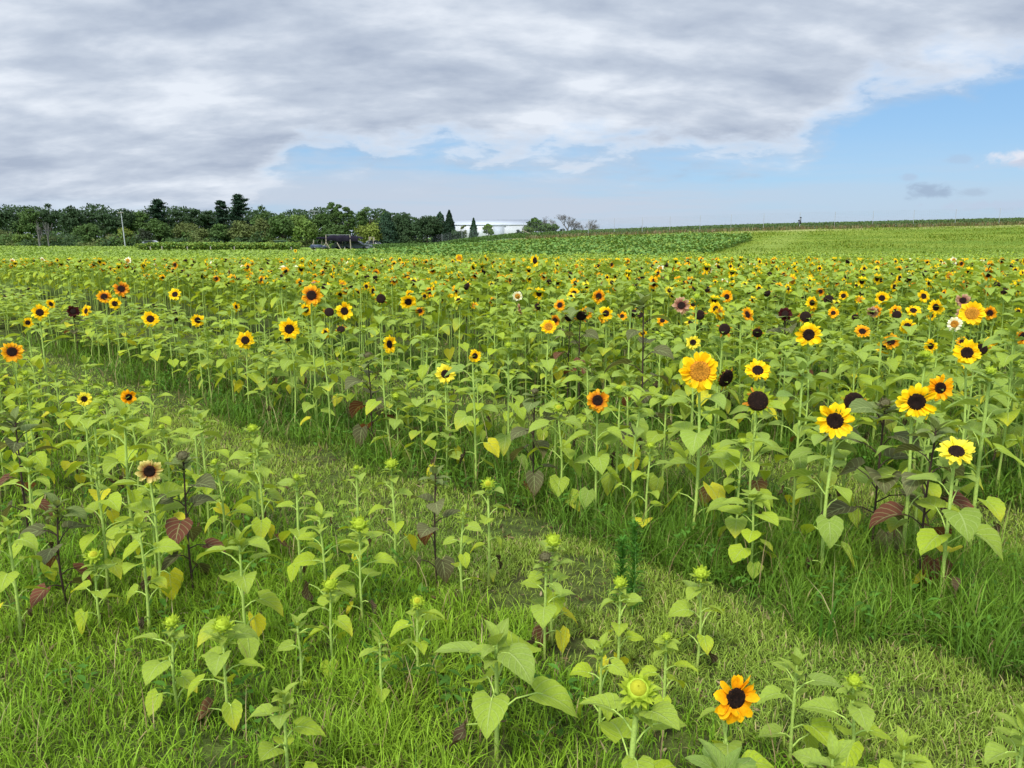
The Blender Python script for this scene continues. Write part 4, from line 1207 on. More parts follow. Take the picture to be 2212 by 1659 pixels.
# broad-leaved weeds at the feet of the plants
def weeds():
    ps = []
    x, y = sample(4200, 2.8, 12)
    s = x + y; k = (lane(s) > .85) & ((s > 5) | (rngG.random(len(s)) < .25)) ; x, y = x[k], y[k]
    for xi, yi in zip(x, y):
        hgt = rngG.uniform(.06, .26); nn = rngG.integers(6, 12)
        fz = rngG.random(nn); P = np.stack([xi + rngG.normal(0, .035, nn), yi + rngG.normal(0, .035, nn), float(ground_z(xi, yi)) + fz * hgt + .02], 1)
        c = np.array([.08, .19, .025]) * rngG.uniform(.6, 1.5, (nn, 1))
        ps.append(leaf_batch(P, rngG.uniform(0, 6.28, nn), rngG.uniform(-.1, .8, nn), rngG.uniform(.03, .08, nn), rngG.uniform(.012, .035, nn), .7, 0, c, 'ovate', 4, 3, lobe=0, m=MI['leaf'], vein=0))
    return merge(ps)
tag(obj('low_weeds', weeds()), 'low broad-leaved weeds around the feet of the sunflower stems', 'weeds', kind='stuff')
def litter():
    x, y = sample(6500, 2.4, 11); n = len(x)
    P = np.stack([x, y, ground_z(x, y) + .012], 1)
    c = np.array([[.22, .16, .08], [.10, .06, .03], [.34, .27, .15], [.05, .03, .02]])[rngG.integers(0, 4, n)]
    return leaf_batch(P, rngG.uniform(0, 6.28, n), rngG.normal(.1, .25, n), rngG.uniform(.02, .09, n), rngG.uniform(.005, .02, n), rngG.normal(0, .8, n), rngG.normal(0, .8, n), c, 'lance', 4, 3, lobe=0, m=MI['grass'], vein=0)
tag(obj('plant_litter', litter()), 'dead leaves and straw lying on the soil between the grass', 'litter', kind='stuff')
# single tall weeds
def feathery_weed(px, py, h, label):
    x, y, z, t = at_h(px, py, h)
    r = empty('feathery_weed', (x, y, 0)); tag(r, label, 'weed')
    rg = np.random.default_rng(int(px))
    obj('stem', tube([(0, 0, 0), (.01, 0, h * .5), (0, .01, h)], [.005, .004, .002], 5, DEEP * 1.2), r)
    n = 260; f = rg.random(n) ** .8 * .97 + .03
    P = np.stack([np.zeros(n), np.zeros(n), f * h], 1)
    obj('foliage', leaf_batch(P, rg.uniform(0, 6.28, n), rg.uniform(.5, 1.2, n), rg.uniform(.05, .11, n) * (1.2 - .6 * f), .009, .8, 0, np.array([.085, .23, .028]) * rg.uniform(.7, 1.3, (n, 1)), 'lance', 5, 3, lobe=0, m=MI['leaf'], vein=0), r)
feathery_weed(1372, 1130, .52, 'dark green feathery weed standing in the grass right of centre')
feathery_weed(1345, 1165, .40, 'shorter feathery weed pressed against the taller one, right of centre')
def reed(px, py, h, label):
    x, y, z, t = at_h(px, py, h)
    r = empty('reed_blade', (x, y, 0)); tag(r, label, 'grass blade')
    rg = np.random.default_rng(int(px)); n = 5
    P = np.zeros((n, 3)); P[:, :2] = rg.normal(0, .015, (n, 2))
    obj('blade', leaf_batch(P, rg.uniform(0, 6.28, n), rg.uniform(1.42, 1.56, n), h * rg.uniform(.55, 1.02, n), .016, .35, 0, np.array([.075, .20, .025]) * rg.uniform(.8, 1.2, (n, 1)), 'lance', 9, 3, lobe=0, fold=.4, m=MI['leaf'], vein=0), r)
reed(2092, 1085, .62, 'tall upright grass clump near the tipped-back bloom at right')
reed(1795, 1255, .34, 'upright pale grass clump below the large yellow front-facing bloom')


# ------------------------------------------------------------------ trees: trunk with limbs + crown of leaf-sized faces   (columns/rows below in 2500 px picture units)
rngT = np.random.default_rng(77)
def XN(X, D): return (X - 1250) / 1925.0 * D
def ZN(Y, D): return H + (580 - Y) / 1925.0 * D          # small angles, level enough for the far band
def leaf_quads(rng, P, out, size, col, flat=0.0):
    n = len(P)
    nrm = out + rng.normal(0, .75, (n, 3)); nrm[:, 2] += .35 + flat; nrm /= np.linalg.norm(nrm, axis=1, keepdims=True)
    a = np.cross(nrm, rng.normal(0, 1, (n, 3))); a /= np.linalg.norm(a, axis=1, keepdims=True); b = np.cross(nrm, a)
    s = size * rng.uniform(.6, 1.4, (n, 1)); 
    V = np.stack([P - a * s * .5, P + b * s * .28 - nrm * s * .08, P + a * s * .5, P - b * s * .28 - nrm * s * .08], 1)
    Q = np.arange(n * 4).reshape(-1, 4)
    return piece(V.reshape(-1, 3), Q, np.repeat(col, 4, 0), None, MI['crown'])
def crown(rng, kind, w, h, zb, n, size, col):
    """crown from height zb up to zb+h, width w"""
    Ps, Os, Cs = [], [], []
    col = np.array(col)
    if kind in ('broad', 'loose', 'bush', 'willow'):
        nb = {'broad': 30, 'loose': 20, 'bush': 16, 'willow': 26}[kind]
        k = 0
        while k < nb:
            d = rng.normal(0, 1, 3); d /= np.linalg.norm(d); rr = rng.uniform(.25, 1) ** .5
            if d[2] < -.55 and kind != 'bush': continue
            rb = w * rng.uniform(.10, .19) * (1.15 if kind == 'bush' else .85 if kind == 'loose' else 1)
            sq = (1 - .35 * max(0, d[2] * rr)) if kind == 'broad' else 1
            c = np.array([d[0] * rr * (w / 2 - rb) * sq, d[1] * rr * (w / 2 - rb) * sq, zb + h / 2 + d[2] * rr * (h / 2 - rb * .6)])
            m = int(n / nb * rng.uniform(.6, 1.4)); dd = rng.normal(0, 1, (m, 3)); dd /= np.linalg.norm(dd, axis=1, keepdims=True)
            ra = rb * rng.uniform(.45, 1.08, (m, 1)) * np.array([[1.15, 1.15, .75 if kind != 'willow' else 1.1]])
            Ps.append(c + dd * ra); Os.append(dd); Cs.append(col * rng.uniform(.78, 1.22) * rng.uniform(.88, 1.12, (m, 1)))
            k += 1
    elif kind in ('cone', 'fir'):
        m = n; f = rng.random(m) ** .75; lay = np.abs(np.sin(f * (11 if kind == 'cone' else 8) * np.pi)) * .25
        a = rng.uniform(0, 6.28, m); arm = .82 + .25 * np.sin(a * 5 + f * 23) * np.sin(a * 3 + 2)
        r = w / 2 * (1 - f) ** (.75 if kind == 'cone' else .55) * (1 if kind == 'cone' else 1.1) * (.62 + lay * .5 + .36 * rng.random(m)) * arm
        P = np.stack([r * np.cos(a), r * np.sin(a), zb + f * h + rng.normal(0, .1, m)], 1)
        Ps.append(P); Os.append(np.stack([np.cos(a), np.sin(a), .2 + 0 * a], 1)); Cs.append(col * rng.uniform(.8, 1.2, (m, 1)))
    elif kind == 'pine':
        nbr = 60; m = n // nbr
        for k in range(nbr):
            f = (k + rng.random()) / nbr; a = rng.uniform(0, 6.28)
            prof = np.interp(f, [0, .18, .5, .8, 1], [.9, 1.0, .9, .62, .2]); L = w / 2 * prof * rng.uniform(.65, 1.12)
            t = rng.random(m) ** .6
            rise = .16 * L * t ** 2
            c = np.stack([np.cos(a) * L * t, np.sin(a) * L * t, zb + f * h * .97 + rise], 1)
            wd = w * .06 * (1 - t * .4)[:, None]
            P = c + rng.normal(0, 1, (m, 3)) * wd * np.array([[1.3, 1.3, .45]])
            Ps.append(P); Os.append(np.tile([[0, 0, 1.0]], (m, 1))); Cs.append(col * rng.uniform(.8, 1.2) * rng.uniform(.85, 1.15, (m, 1)))
    P = np.concatenate(Ps); O = np.concatenate(Os); C = np.concatenate(Cs)
    return leaf_quads(rng, P, O, size, C)
def trunk(rng, h, r, w, limbs=7, col=(1, 1, 1)):
    ps = [tube([(0, 0, -.3), (rng.normal(0, .02) * h, 0, h * .35), (rng.normal(0, .04) * h, rng.normal(0, .03) * h, h * .85)], [r * 1.25, r, r * .3], 8, (1, 1, 1), MI['bark'])]
    for k in range(limbs):
        a = rng.uniform(0, 6.28); f = rng.uniform(.25, .7); L = w * .42 * rng.uniform(.6, 1)
        p = np.array([0, 0, h * f]); e = p + np.array([math.cos(a) * L, math.sin(a) * L, L * rng.uniform(.5, 1.1)]); m = (p + e) / 2 + np.array([0, 0, -.06 * L])
        ps.append(tube([p, m, e], [r * .45, r * .3, r * .08], 5, (1, 1, 1), MI['bark']))
    return merge(ps)
def make_tree(X, Y, Wn, D, kind, col, label, n=2600, size=.42, name='tree', zb=None, skirt=False, group='trees along the far side of the field'):
    x = XN(X, D); gz = float(ground_z(x, D)) - (0 if D < 160 or X < 1100 else (D - 160) * .02)
    gz = max(gz, 0.0)
    top = ZN(Y, D) - gz; w = Wn / 1925.0 * D
    if zb is None: zb = top * {'broad': .03, 'loose': .10, 'bush': .0, 'willow': .0, 'cone': .01, 'fir': .02, 'pine': .12}[kind]
    r = empty(name, (x, D, gz)); tag(r, label, 'tree' if kind != 'bush' else 'bush', group)
    obj('trunk', trunk(rngT, top * .8, max(.10, top * .018), w, 5 if kind in ('cone', 'fir', 'bush') else 9), r)
    obj('crown', crown(rngT, kind, w, top - zb, zb, n, size, col), r)
    return r
DK = (.040, .075, .030); MD = (.068, .122, .032); LT = (.12, .19, .04); YG = (.17, .22, .04); OL = (.10, .13, .04); PN = (.028, .060, .033); BG = (.036, .075, .040)
TREES = [
 # back rank, left to right
 (-15,522,90,185,'broad',DK,'dark tree cut off by the left edge of the picture'),
 (45,515,85,183,'broad',DK,'second dark rounded tree in from the left edge, back row'),
 (95,508,90,184,'broad',MD,'mid-green rounded tree between the left edge and the loose-topped tree'),
 (146,498,64,186,'loose',DK,'loose open-topped tree rising left of a denser rounded one, far left'),
 (198,502,78,182,'broad',DK,'dense dark rounded tree rising right of the loose-topped one, far left'),
 (243,515,60,188,'broad',DK,'low dark tree filling the gap left of the utility pole, back row'),
 (285,514,75,184,'broad',DK,'dark tree just left of the utility pole top, back row'),
 (325,513,70,186,'broad',DK,'dark tree just right of the utility pole top, back row'),
 (365,516,64,188,'broad',MD,'low-topped tree between the utility pole and the broad pine'),
 (454,513,62,186,'loose',DK,'ragged-topped tree directly right of the broad pine'),
 (490,507,66,184,'loose',DK,'thin-topped pair of crowns midway between the two pines'),
 (522,516,60,188,'broad',DK,'low tree left of the small dark pine'),
 (655,506,80,178,'broad',MD,'green tree directly right of the tallest pine'),
 (702,517,74,180,'broad',MD,'second green tree right of the tallest pine'),
 (738,518,64,177,'broad',LT,'light green tree left of the steel mast top'),
 (795,520,70,180,'broad',MD,'green tree between the steel mast and the tallest broadleaf'),
 (826,497,50,183,'loose',MD,'tallest broadleaf of the right half of the wood, left crown'),
 (857,502,48,182,'loose',MD,'slightly lower crown touching the tallest broadleaf on its right'),
 (906,508,72,184,'loose',MD,'airy rounded tree above the yellow-green willow'),
 (940,514,44,182,'loose',MD,'thin airy crown right of the airy rounded tree'),
 (985,528,60,176,'broad',DK,'dark low tree behind the spruces, right part of the wood'),
 # front rank
 (20,560,95,172,'bush',OL,'olive scrub bush at the left edge of the wood'),
 (75,571,62,168,'bush',LT,'pale green bush in front of the wood, far left'),
 (140,577,80,170,'bush',OL,'low olive bush under the leafless trees, far left'),
 (232,545,84,172,'broad',MD,'round green tree in the front row, far left'),
 (285,575,56,168,'bush',OL,'low bush at the foot of the utility pole on its left'),
 (322,561,62,168,'bush',YG,'yellow-green bush behind the utility pole'),
 (402,537,84,172,'broad',MD,'pale-spotted green tree below the broad pine'),
 (368,560,46,167,'bush',(.045,.06,.035),'greyish bush above the parked white car'),
 (470,540,82,172,'broad',OL,'olive-green tree in the front row between the two pines'),
 (508,562,58,168,'bush',OL,'dull bush with pale trunks showing, between the pines'),
 (550,548,72,170,'broad',MD,'small round tree below the small dark pine'),
 (604,541,84,170,'broad',OL,'brownish olive tree below the tallest pine'),
 (650,538,78,169,'broad',OL,'olive rounded tree in front, right of the tallest pine'),
 (700,527,88,168,'broad',MD,'broad green tree left of the steel mast, front row'),
 (758,533,80,166,'broad',LT,'light green tree directly left of the shade canopy'),
 (826,540,92,166,'broad',MD,'green tree behind the shade canopy'),
 (908,546,80,158,'willow',YG,'yellow-green willow-like tree at the right end of the shade canopy'),
 ]
for k, (X, Y, W, D, kind, col, lb) in enumerate(TREES):
    make_tree(X, Y - 4, W, D, kind, col, lb, n=3200 if kind != 'bush' else 1900, size=.50 if kind in ('broad',) else .42, name={'bush': 'bush', 'willow': 'willow_tree'}.get(kind, 'broadleaf_tree'), zb=None)
G2 = 'conifers in the far wood'
make_tree(408, 489, 62, 178, 'pine', PN, 'broad dark pine rising above the wood, left of centre of the wood', 8000, .42, 'pine_tree', group=G2)
make_tree(557, 492, 52, 180, 'pine', PN, 'smaller dark pine leaning against the tallest pine', 6500, .42, 'pine_tree', group=G2)
make_tree(603, 477, 66, 178, 'pine', PN, 'tallest dark pine with jagged top above the whole wood', 9000, .42, 'pine_tree', group=G2)
make_tree(948, 523, 66, 160, 'fir', BG, 'dark spruce-like tree right of the yellow-green willow', 4200, .40, 'spruce_tree', group=G2)
make_tree(996, 527, 60, 162, 'fir', DK, 'dark spruce-like tree in the middle of the right end of the wood', 4000, .40, 'spruce_tree', group=G2)
make_tree(1046, 517, 84, 160, 'broad', DK, 'dense dark rounded tree left of the pointed cedar', 4600, .42, 'broadleaf_tree')
make_tree(1078, 522, 50, 163, 'fir', BG, 'dark narrow tree tucked between rounded tree and pointed cedar', 3000, .40, 'spruce_tree', group=G2)
make_tree(1100, 518, 52, 158, 'cone', (.018, .040, .020), 'pointed dark cedar at the right end of the wood', 5200, .38, 'cedar_tree', group=G2)
make_tree(1118, 553, 40, 156, 'bush', DK, 'dark low bush at the foot of the pointed cedar', 1800, .40, 'bush')
make_tree(1134, 546, 22, 162, 'loose', OL, 'thin sparse tree against the white barn, beside the cedar', 420, .32, 'broadleaf_tree')
make_tree(1158, 536, 33, 160, 'cone', BG, 'small blue-green pointed tree in front of the white barn', 1900, .36, 'cedar_tree', group='small trees in front of the barn')
make_tree(1193, 544, 32, 160, 'broad', (.10, .17, .03), 'small bright yellow-green round tree in front of the white barn', 1700, .34, 'broadleaf_tree', group='small trees in front of the barn')
make_tree(1306, 532, 56, 166, 'broad', (.065, .12, .03), 'bright green tree covering the right gable of the white barn', 2600, .40, 'broadleaf_tree', zb=.4, group='small trees in front of the barn')
make_tree(1287, 550, 40, 162, 'bush', (.095, .155, .035), 'light green bush below the right gable of the white barn', 1600, .38, 'bush', group='small trees in front of the barn')
make_tree(1265, 560, 18, 160, 'bush', (.03, .05, .035), 'small dark bush at the right foot of the white barn wall', 600, .34, 'bush', group='small trees in front of the barn')
make_tree(1340, 542, 48, 168, 'loose', MD, 'darker green tree right of the bright gable tree', 2000, .40, 'broadleaf_tree', zb=.3, group='small trees in front of the barn')
make_tree(1371, 556, 20, 170, 'bush', (.03, .055, .04), 'small dark bush under the larger leafless tree', 500, .36, 'bush', group='small bushes on the ridge')
make_tree(1400, 557, 20, 170, 'bush', (.03, .055, .04), 'small dark bush between the two leafless trees on the ridge', 500, .36, 'bush', group='small bushes on the ridge')
# undergrowth closing the foot of the wood
n = 26000
xx = rngT.uniform(-122, -11, n); yy = rngT.uniform(164, 176, n) + np.where(xx > -26, -4, 0)
zz = rngT.random(n) ** 1.2 * (2.0 + .9 * np.sin(xx * .45) + .5 * np.sin(xx * 1.3))
cl = np.array([OL, MD, DK, (.05, .085, .03)])[((np.sin(xx * .31) + np.sin(xx * .83 + 2) + 2) / 4 * 3.99).astype(int)] * rngT.uniform(.8, 1.2, (n, 1))
tag(obj('undergrowth', leaf_quads(rngT, np.stack([xx, yy, np.maximum(zz, .05)], 1), np.tile([[0, -.6, .3]], (n, 1)), .5, cl)), 'dark scrubby undergrowth along the foot of the wood', 'undergrowth', kind='stuff')
n = 36000                                                    # far wood behind, closing gaps between crowns
xx = rngT.uniform(-150, -17, n); yy = rngT.uniform(196, 204, n)
tp = np.interp(xx, [-150, -125, -90, -60, -40, -24, -17], [8.9, 9.1, 8.9, 8.5, 8.3, 7.6, 6.7]) + .7 * np.sin(xx * .35) + .5 * np.sin(xx * .9)
zz = rngT.random(n) ** .8 * tp
tag(obj('distant_wood', leaf_quads(rngT, np.stack([xx, yy, zz], 1), np.tile([[0, -.6, .3]], (n, 1)), .65, np.array(DK) * rngT.uniform(.7, 1.2, (n, 1)))), 'solid dark mass of wood behind the first trees', 'wood', kind='stuff')

def bare_tree(X, Ytop, Wn, D, label, gz=None, seed=1, spread=.55, base_r=.16, twig=.018, mat=M_DEADWOOD, group='leafless trees', depth=6):
    rg = np.random.default_rng(seed)
    x = XN(X, D)
    if gz is None: gz = max(0.0, float(ground_z(x, D)) - max(0, D - 160) * .02 * (X > 1100))
    h = ZN(Ytop, D) - gz; w = Wn / 1925.0 * D
    tr, br = [], []
    def grow(p, d, L, r, lv):
        e = p + d * L; m = (p + e) / 2 + rg.normal(0, .04 * L, 3)
        (tr if lv == 0 else br).append(tube([p, m, e], [r, r * .85, r * .62], 6 if lv < 2 else 3, (1, 1, 1), 0))
        if lv >= depth: return
        for k in range(3 if lv else 5):
            nd = d + rg.normal(0, spread, 3); nd[2] += .22; nd /= np.linalg.norm(nd)
            q = p + d * L * rg.uniform(.55, 1.0)
            grow(q, nd, L * rg.uniform(.62, .82) * (1 if lv else .9), max(twig, r * .58), lv + 1)
    grow(np.zeros(3) - [0, 0, .3], np.array([0, 0, 1.0]), 1.0, base_r, 0)
    T, B = merge(tr), merge(br)
    mx = np.percentile(B['v'][:, 2], 99.7); sx = np.percentile(np.abs(B['v'][:, :2]), 99)
    S = np.array([w / 2 / sx, w / 2 / sx, h / mx], np.float32)
    for q in (T, B):
        q['v'] = q['v'] * S
    r = empty('leafless_tree', (x, D, gz)); tag(r, label, 'tree', group)
    obj('trunk', T, r, mats=[mat]); obj('branches', B, r, mats=[mat])
bare_tree(1383, 526, 76, 172, 'larger leafless tree on the ridge right of the barn', seed=4, base_r=.10, twig=.006)
bare_tree(1432, 538, 56, 172, 'smaller leafless tree on the ridge, right of the larger one', seed=9, base_r=.09, twig=.006)
bare_tree(1340, 531, 60, 178, 'faint leafless tree behind the dark tree right of the barn', seed=14, base_r=.07, twig=.005)
bare_tree(114, 540, 26, 163, 'pale dead tree with forked bare trunk in the shade, far left', gz=0, seed=21, base_r=.16, twig=.016, spread=.4, depth=3)
bare_tree(136, 543, 20, 163, 'second pale dead tree right of the forked one, far left', gz=0, seed=25, base_r=.14, twig=.016, spread=.4, depth=3)
bare_tree(1559, 551, 16, 150, 'tiny leafless shrub on the ridge, right of the leafless trees', seed=31, base_r=.05, twig=.005, depth=4)

# ------------------------------------------------------------------ barn, shed, canopy, vehicles, posts
MB = [M_WHITE, M_WHITEROOF, M_GREYPANEL, M_DARK, M_GLASS, M_CARWHITE, M_CARGREY, M_BLUE, M_DKGREEN, M_WOOD, M_CLOTH, M_GALV, M_WIRE]
def flat(name, p, parent=None): return obj(name, p, parent, mats=MB, smooth_=False)
def quadp(pts, m): return piece(pts, [(0, 1, 2, 3)], (1, 1, 1), None, m)
def barn():
    D = 205.0; x0, x1 = XN(1115, D), XN(1288, D)
    zt, ze, zb = ZN(537.5, D), ZN(549, D), .8
    r = empty('white_barn', ((x0 + x1) / 2, D, zb)); tag(r, 'long white metal barn behind the ridge, half hidden by small trees', 'barn')
    w = (x1 - x0); dep = 14.0; e, t = ze - zb, zt - zb + .1
    wl = [box((0, dep / 2, e / 2), (w, dep, e), m=0)]
    # gable ends (prisms) at left and right
    for sx in (-1, 1):
        X = sx * (w / 2 - .05)
        V = [(X - .05, 0, e), (X - .05, dep, e), (X - .05, dep / 2, t - .15), (X - .05, dep / 2, t - .15), (X + .05, 0, e), (X + .05, dep, e), (X + .05, dep / 2, t - .15), (X + .05, dep / 2, t - .15)]
        wl.append(piece(V, [(0, 1, 2, 3), (4, 7, 6, 5), (0, 4, 5, 1), (1, 5, 6, 2), (0, 2, 6, 4)], (1, 1, 1), None, 0))
    for k in range(int(w / 1.0)):
        wl.append(box((-w / 2 + .5 + k * 1.0, -.02, e / 2), (.06, .04, e - .05), m=0))
    flat('wall', merge(wl), r)
    rf = []
    for sy in (0, 1):
        ya, yb = (-.15, dep / 2) if sy == 0 else (dep + .15, dep / 2)
        za = e - .06
        V = [(-w / 2 - .4, ya, za), (w / 2 + .4, ya, za), (w / 2 + .4, yb, t), (-w / 2 - .4, yb, t), (-w / 2 - .4, ya, za - .12), (w / 2 + .4, ya, za - .12), (w / 2 + .4, yb, t - .12), (-w / 2 - .4, yb, t - .12)]
        rf.append(piece(V, [(0, 1, 2, 3), (7, 6, 5, 4), (0, 4, 5, 1), (1, 5, 6, 2), (2, 6, 7, 3), (3, 7, 4, 0)], (1, 1, 1), None, 1))
    flat('roof', merge(rf), r)
    xa, xb = XN(1205, D) - (x0 + x1) / 2, XN(1231, D) - (x0 + x1) / 2
    d = flat('sliding_door', box(((xa + xb) / 2, -.1, (e - .5) / 2), (xb - xa, .08, e - .5), m=2), r)
    flat('door_track', box(((xa + xb) / 2, -.12, e - .42), (xb - xa + 1.0, .10, .12), m=2), d)
barn()
def gable_house():
    D = 176.0; x = XN(793, D); zb = 0
    r = empty('white_farmhouse', (x, D, 0)); tag(r, 'white gabled building glimpsed through leaves above the shade canopy', 'house')
    w, d, e, t = 3.4, 6.0, 2.6, 4.0
    V = [(-w / 2, 0, e), (w / 2, 0, e), (0, 0, t), (0, 0, t), (-w / 2, d, e), (w / 2, d, e), (0, d, t), (0, d, t)]
    flat('wall', merge([box((0, d / 2, e / 2), (w, d, e), m=0), piece(V, [(0, 1, 2, 3), (4, 7, 6, 5)], (1, 1, 1), None, 0)]), r)
    rf = []
    for s in (-1, 1):
        V = [(s * (w / 2 + .2), -.2, e - .2), (s * (w / 2 + .2), d + .2, e - .2), (0, d + .2, t + .02), (0, -.2, t + .02), (s * (w / 2 + .2), -.2, e - .1), (s * (w / 2 + .2), d + .2, e - .1), (0, d + .2, t + .14), (0, -.2, t + .14)]
        rf.append(piece(V, [(3, 2, 1, 0), (4, 5, 6, 7), (0, 4, 7, 3), (1, 2, 6, 5), (0, 1, 5, 4)], (1, 1, 1), None, 2))
    flat('roof', merge(rf), r)
    f = flat('window', box((0, -.03, 1.6), (.9, .06, 1.0), m=0), r); flat('pane', box((0, -.075, 1.6), (.74, .02, .84), m=4), f)
gable_house()
DC = 122.0
def canopy():
    x = XN(825, DC); r = empty('shade_canopy', (x, DC, 0)); tag(r, 'black shade-cloth canopy on timber posts in front of the trees', 'canopy')
    X = lambda a: XN(a, DC) - x
    Z = lambda a: ZN(a, DC)
    def post(a, yb, yt, y=0, rr=.09, lean=0):
        flat('post', tube([(X(a), y, max(0, 0)), (X(a + lean) , y, Z(yt))], [rr, rr * .9], 8, (1, 1, 1), 9), r)
    post(803.5, 612, 573); post(862.5, 612, 573, lean=-1.5); post(773.5, 610, 585); post(798, 610, 586, 3.0, .06); post(782, 610, 586, 3.0, .06); post(854, 610, 588, 5.0, .05); post(869, 610, 588, 5.0, .05); post(829, 610, 589, 4.0, .05)
    flat('brace', tube([(X(830), -.1, Z(592)), (X(842), -.6, Z(611))], [.06, .06], 6, (1, 1, 1), 9), r)
    flat('brace', tube([(X(803.5), -.1, Z(591)), (X(797), -.4, Z(605))], [.06, .06], 6, (1, 1, 1), 9), r)
    flat('brace', tube([(X(804), -.1, Z(592)), (X(813), -.4, Z(606))], [.06, .06], 6, (1, 1, 1), 9), r)
    flat('brace', tube([(X(773.5), -.1, Z(592)), (X(767), -.4, Z(606))], [.06, .06], 6, (1, 1, 1), 9), r)
    flat('ridge_wire', tube([(X(803), 0, Z(573.6)), (X(862), 0, Z(573.6))], [.025, .025], 5, (1, 1, 1), 12), r)
    # sagging cloth, front valance and top
    nu = 25; us = np.linspace(0, 1, nu); xs = X(780) + (X(880) - X(780)) * us; pxs = 780 + 100 * us
    zt = Z(np.interp(pxs, [780, 800, 806, 816, 862, 874, 880], [580, 578, 578, 574.5, 574.5, 576.5, 580]))
    zb = Z(np.interp(pxs, [780, 800, 806, 826, 838, 862, 880], [583, 583.5, 587, 587, 589.5, 588, 590]))
    rows = [(zb, 0.0), ((zb * .5 + zt * .5) - .03, -.12), (zt, 0.0), (zt - .25 + .0 * zt, 2.5), (zt - .1, 5.0)]
    V = np.array([[(xs[i], yy + .05 * math.sin(i * 1.3), zr[i] + .04 * math.sin(i * .9)) for i in range(nu)] for zr, yy in rows]).reshape(-1, 3)
    V2 = V + np.array([0, .015, -.015])
    i = np.arange(len(rows) - 1)[:, None] * nu + np.arange(nu - 1)[None]
    Q = np.stack([i, i + 1, i + nu + 1, i + nu], -1).reshape(-1, 4)
    flat('shade_cloth', piece(np.concatenate([V, V2]), np.concatenate([Q, Q[:, ::-1] + len(V)]), (1, 1, 1), None, 10), r)
canopy()
def car(X, D, label, cw, paint, rot=0.0, L=4.4, kind='car', name='parked_car', zsink=0.0):
    r = empty(name, (XN(X, D), D, -zsink), rot); tag(r, label, 'car', 'vehicles parked by the trees')
    # body profile (x along length)
    def ext(pr, w, m):
        n = len(pr); V = [(a, -w / 2, b) for a, b in pr] + [(a, w / 2, b) for a, b in pr]
        Q = [(i, (i + 1) % n, n + (i + 1) % n, n + i) for i in range(n)]
        for i in range(1, n - 1, 2):
            j = min(i + 2, n - 1); Q += [(0, i, i + 1, j), (n, n + j, n + i + 1, n + i)]
        return piece(V, Q, (1, 1, 1), None, m)
    flat('body', ext([(-L / 2, .35), (L / 2, .35), (L / 2, .75), (L / 2 - .15, .86), (L * .22, .96), (-L * .42, .98), (-L / 2, .85)], 1.75, paint), r)
    flat('cabin', ext([(-L * .42, .97), (L * .24, .95), (L * .10, 1.42), (L * .02, 1.48), (-L * .28, 1.47), (-L * .36, 1.36)], 1.5, paint), r)
    for s in (-1, 1): flat('side_window', ext([(-L * .33, 1.02), (L * .17, 1.02), (L * .08, 1.36), (-L * .28, 1.37)], .02, 4), r).location = (0, s * .755, 0)
    for s in (-1, 1):
        for a in (-.31, .31):
            w = lathe([(.001, -.1), (.31, -.1), (.33, 0), (.31, .1), (.001, .1)], 16, (1, 1, 1), 3)
            w['v'] = w['v'][:, [0, 2, 1]] + np.array([a * L, s * .82, .33], np.float32)
            wo = flat('wheel', w, r)
    return r
car(851, 128, 'silver hatchback parked behind the shade canopy', 0, 5, .1)
car(877, 127, 'grey car parked right of the silver one under the canopy edge', 0, 6, -.1, 4.6)
car(387, 150, 'white car roof showing above the crop right of the utility pole', 0, 5, 0, 4.2, zsink=0.0)
car(922, 140, 'small grey vehicle right of the yellow-green willow', 0, 6, .3, 4.0)
def wagon():
    D = 119.0; x = XN(785, D); r = empty('hay_wagon', (x, D, 0)); tag(r, 'low blue-grey flatbed wagon at the left foot of the canopy', 'wagon')
    flat('bed', merge([box((0, 0, .62), (2.5, 1.4, .12), m=7), box((-.3, 0, .82), (1.5, 1.1, .28), m=7), box((.8, .1, .78), (.4, .6, .2), m=6)]), r)
    flat('drawbar', tube([(1.2, 0, .5), (2.1, 0, .35)], [.04, .04], 6, (1, 1, 1), 3), r)
    for a in (-.9, .9):
        for s in (-1, 1):
            w = lathe([(.001, -.08), (.26, -.08), (.28, 0), (.26, .08), (.001, .08)], 14, (1, 1, 1), 3); w['v'] = w['v'][:, [0, 2, 1]] + np.array([a, s * .72, .28], np.float32)
            flat('wheel', w, r)
wagon()
def shed():
    D = 150.0; x = XN(690, D); r = empty('low_shed', (x, D, 0)); tag(r, 'low dull green shed at the foot of the trees left of the canopy', 'shed')
    flat('wall', box((0, 1, .7), (1.7, 2, 1.4), m=8), r); flat('roof', box((0, .95, 1.46), (2.0, 2.4, .1), m=8), r)
shed()
def lattice():
    D = 139.0; x = XN(912, D); r = empty('timber_frame', (x, D, 0)); tag(r, 'small open timber frame right of the canopy, under the willow-like tree', 'frame')
    for dx, dy in ((-.35, 0), (.35, 0), (-.35, 1), (.35, 1)): flat('post', box((dx, dy, 1.0), (.09, .09, 2.0), m=9), r)
    flat('crossbar', box((0, 0, 2.05), (.95, .1, .1), m=9), r)
    flat('brace', tube([(-.35, -.06, 1.3), (-.75, -.4, 0)], [.04, .04], 6, (1, 1, 1), 9), r)
lattice()
def pole():
    D = 158.0; x = XN(318, D); h = ZN(518, D); r = empty('utility_pole', (x, D, 0)); tag(r, 'tall grey wooden utility pole in front of the wood, left', 'utility pole')
    flat('pole', tube([(.16, 0, 0), (-.1, 0, h)], [.12, .08], 10, (1, 1, 1), 11), r); flat('crossarm', box((-.1, -.12, h - .3), (1.2, .09, .1), m=9), r)
    for a in (-.5, 0, .3): flat('insulator', lathe([(.001, 0), (.05, 0), (.05, .14), (.001, .16)], 8, (1, 1, 1), 2), r).location = (a, -.12, h - .25)
pole()
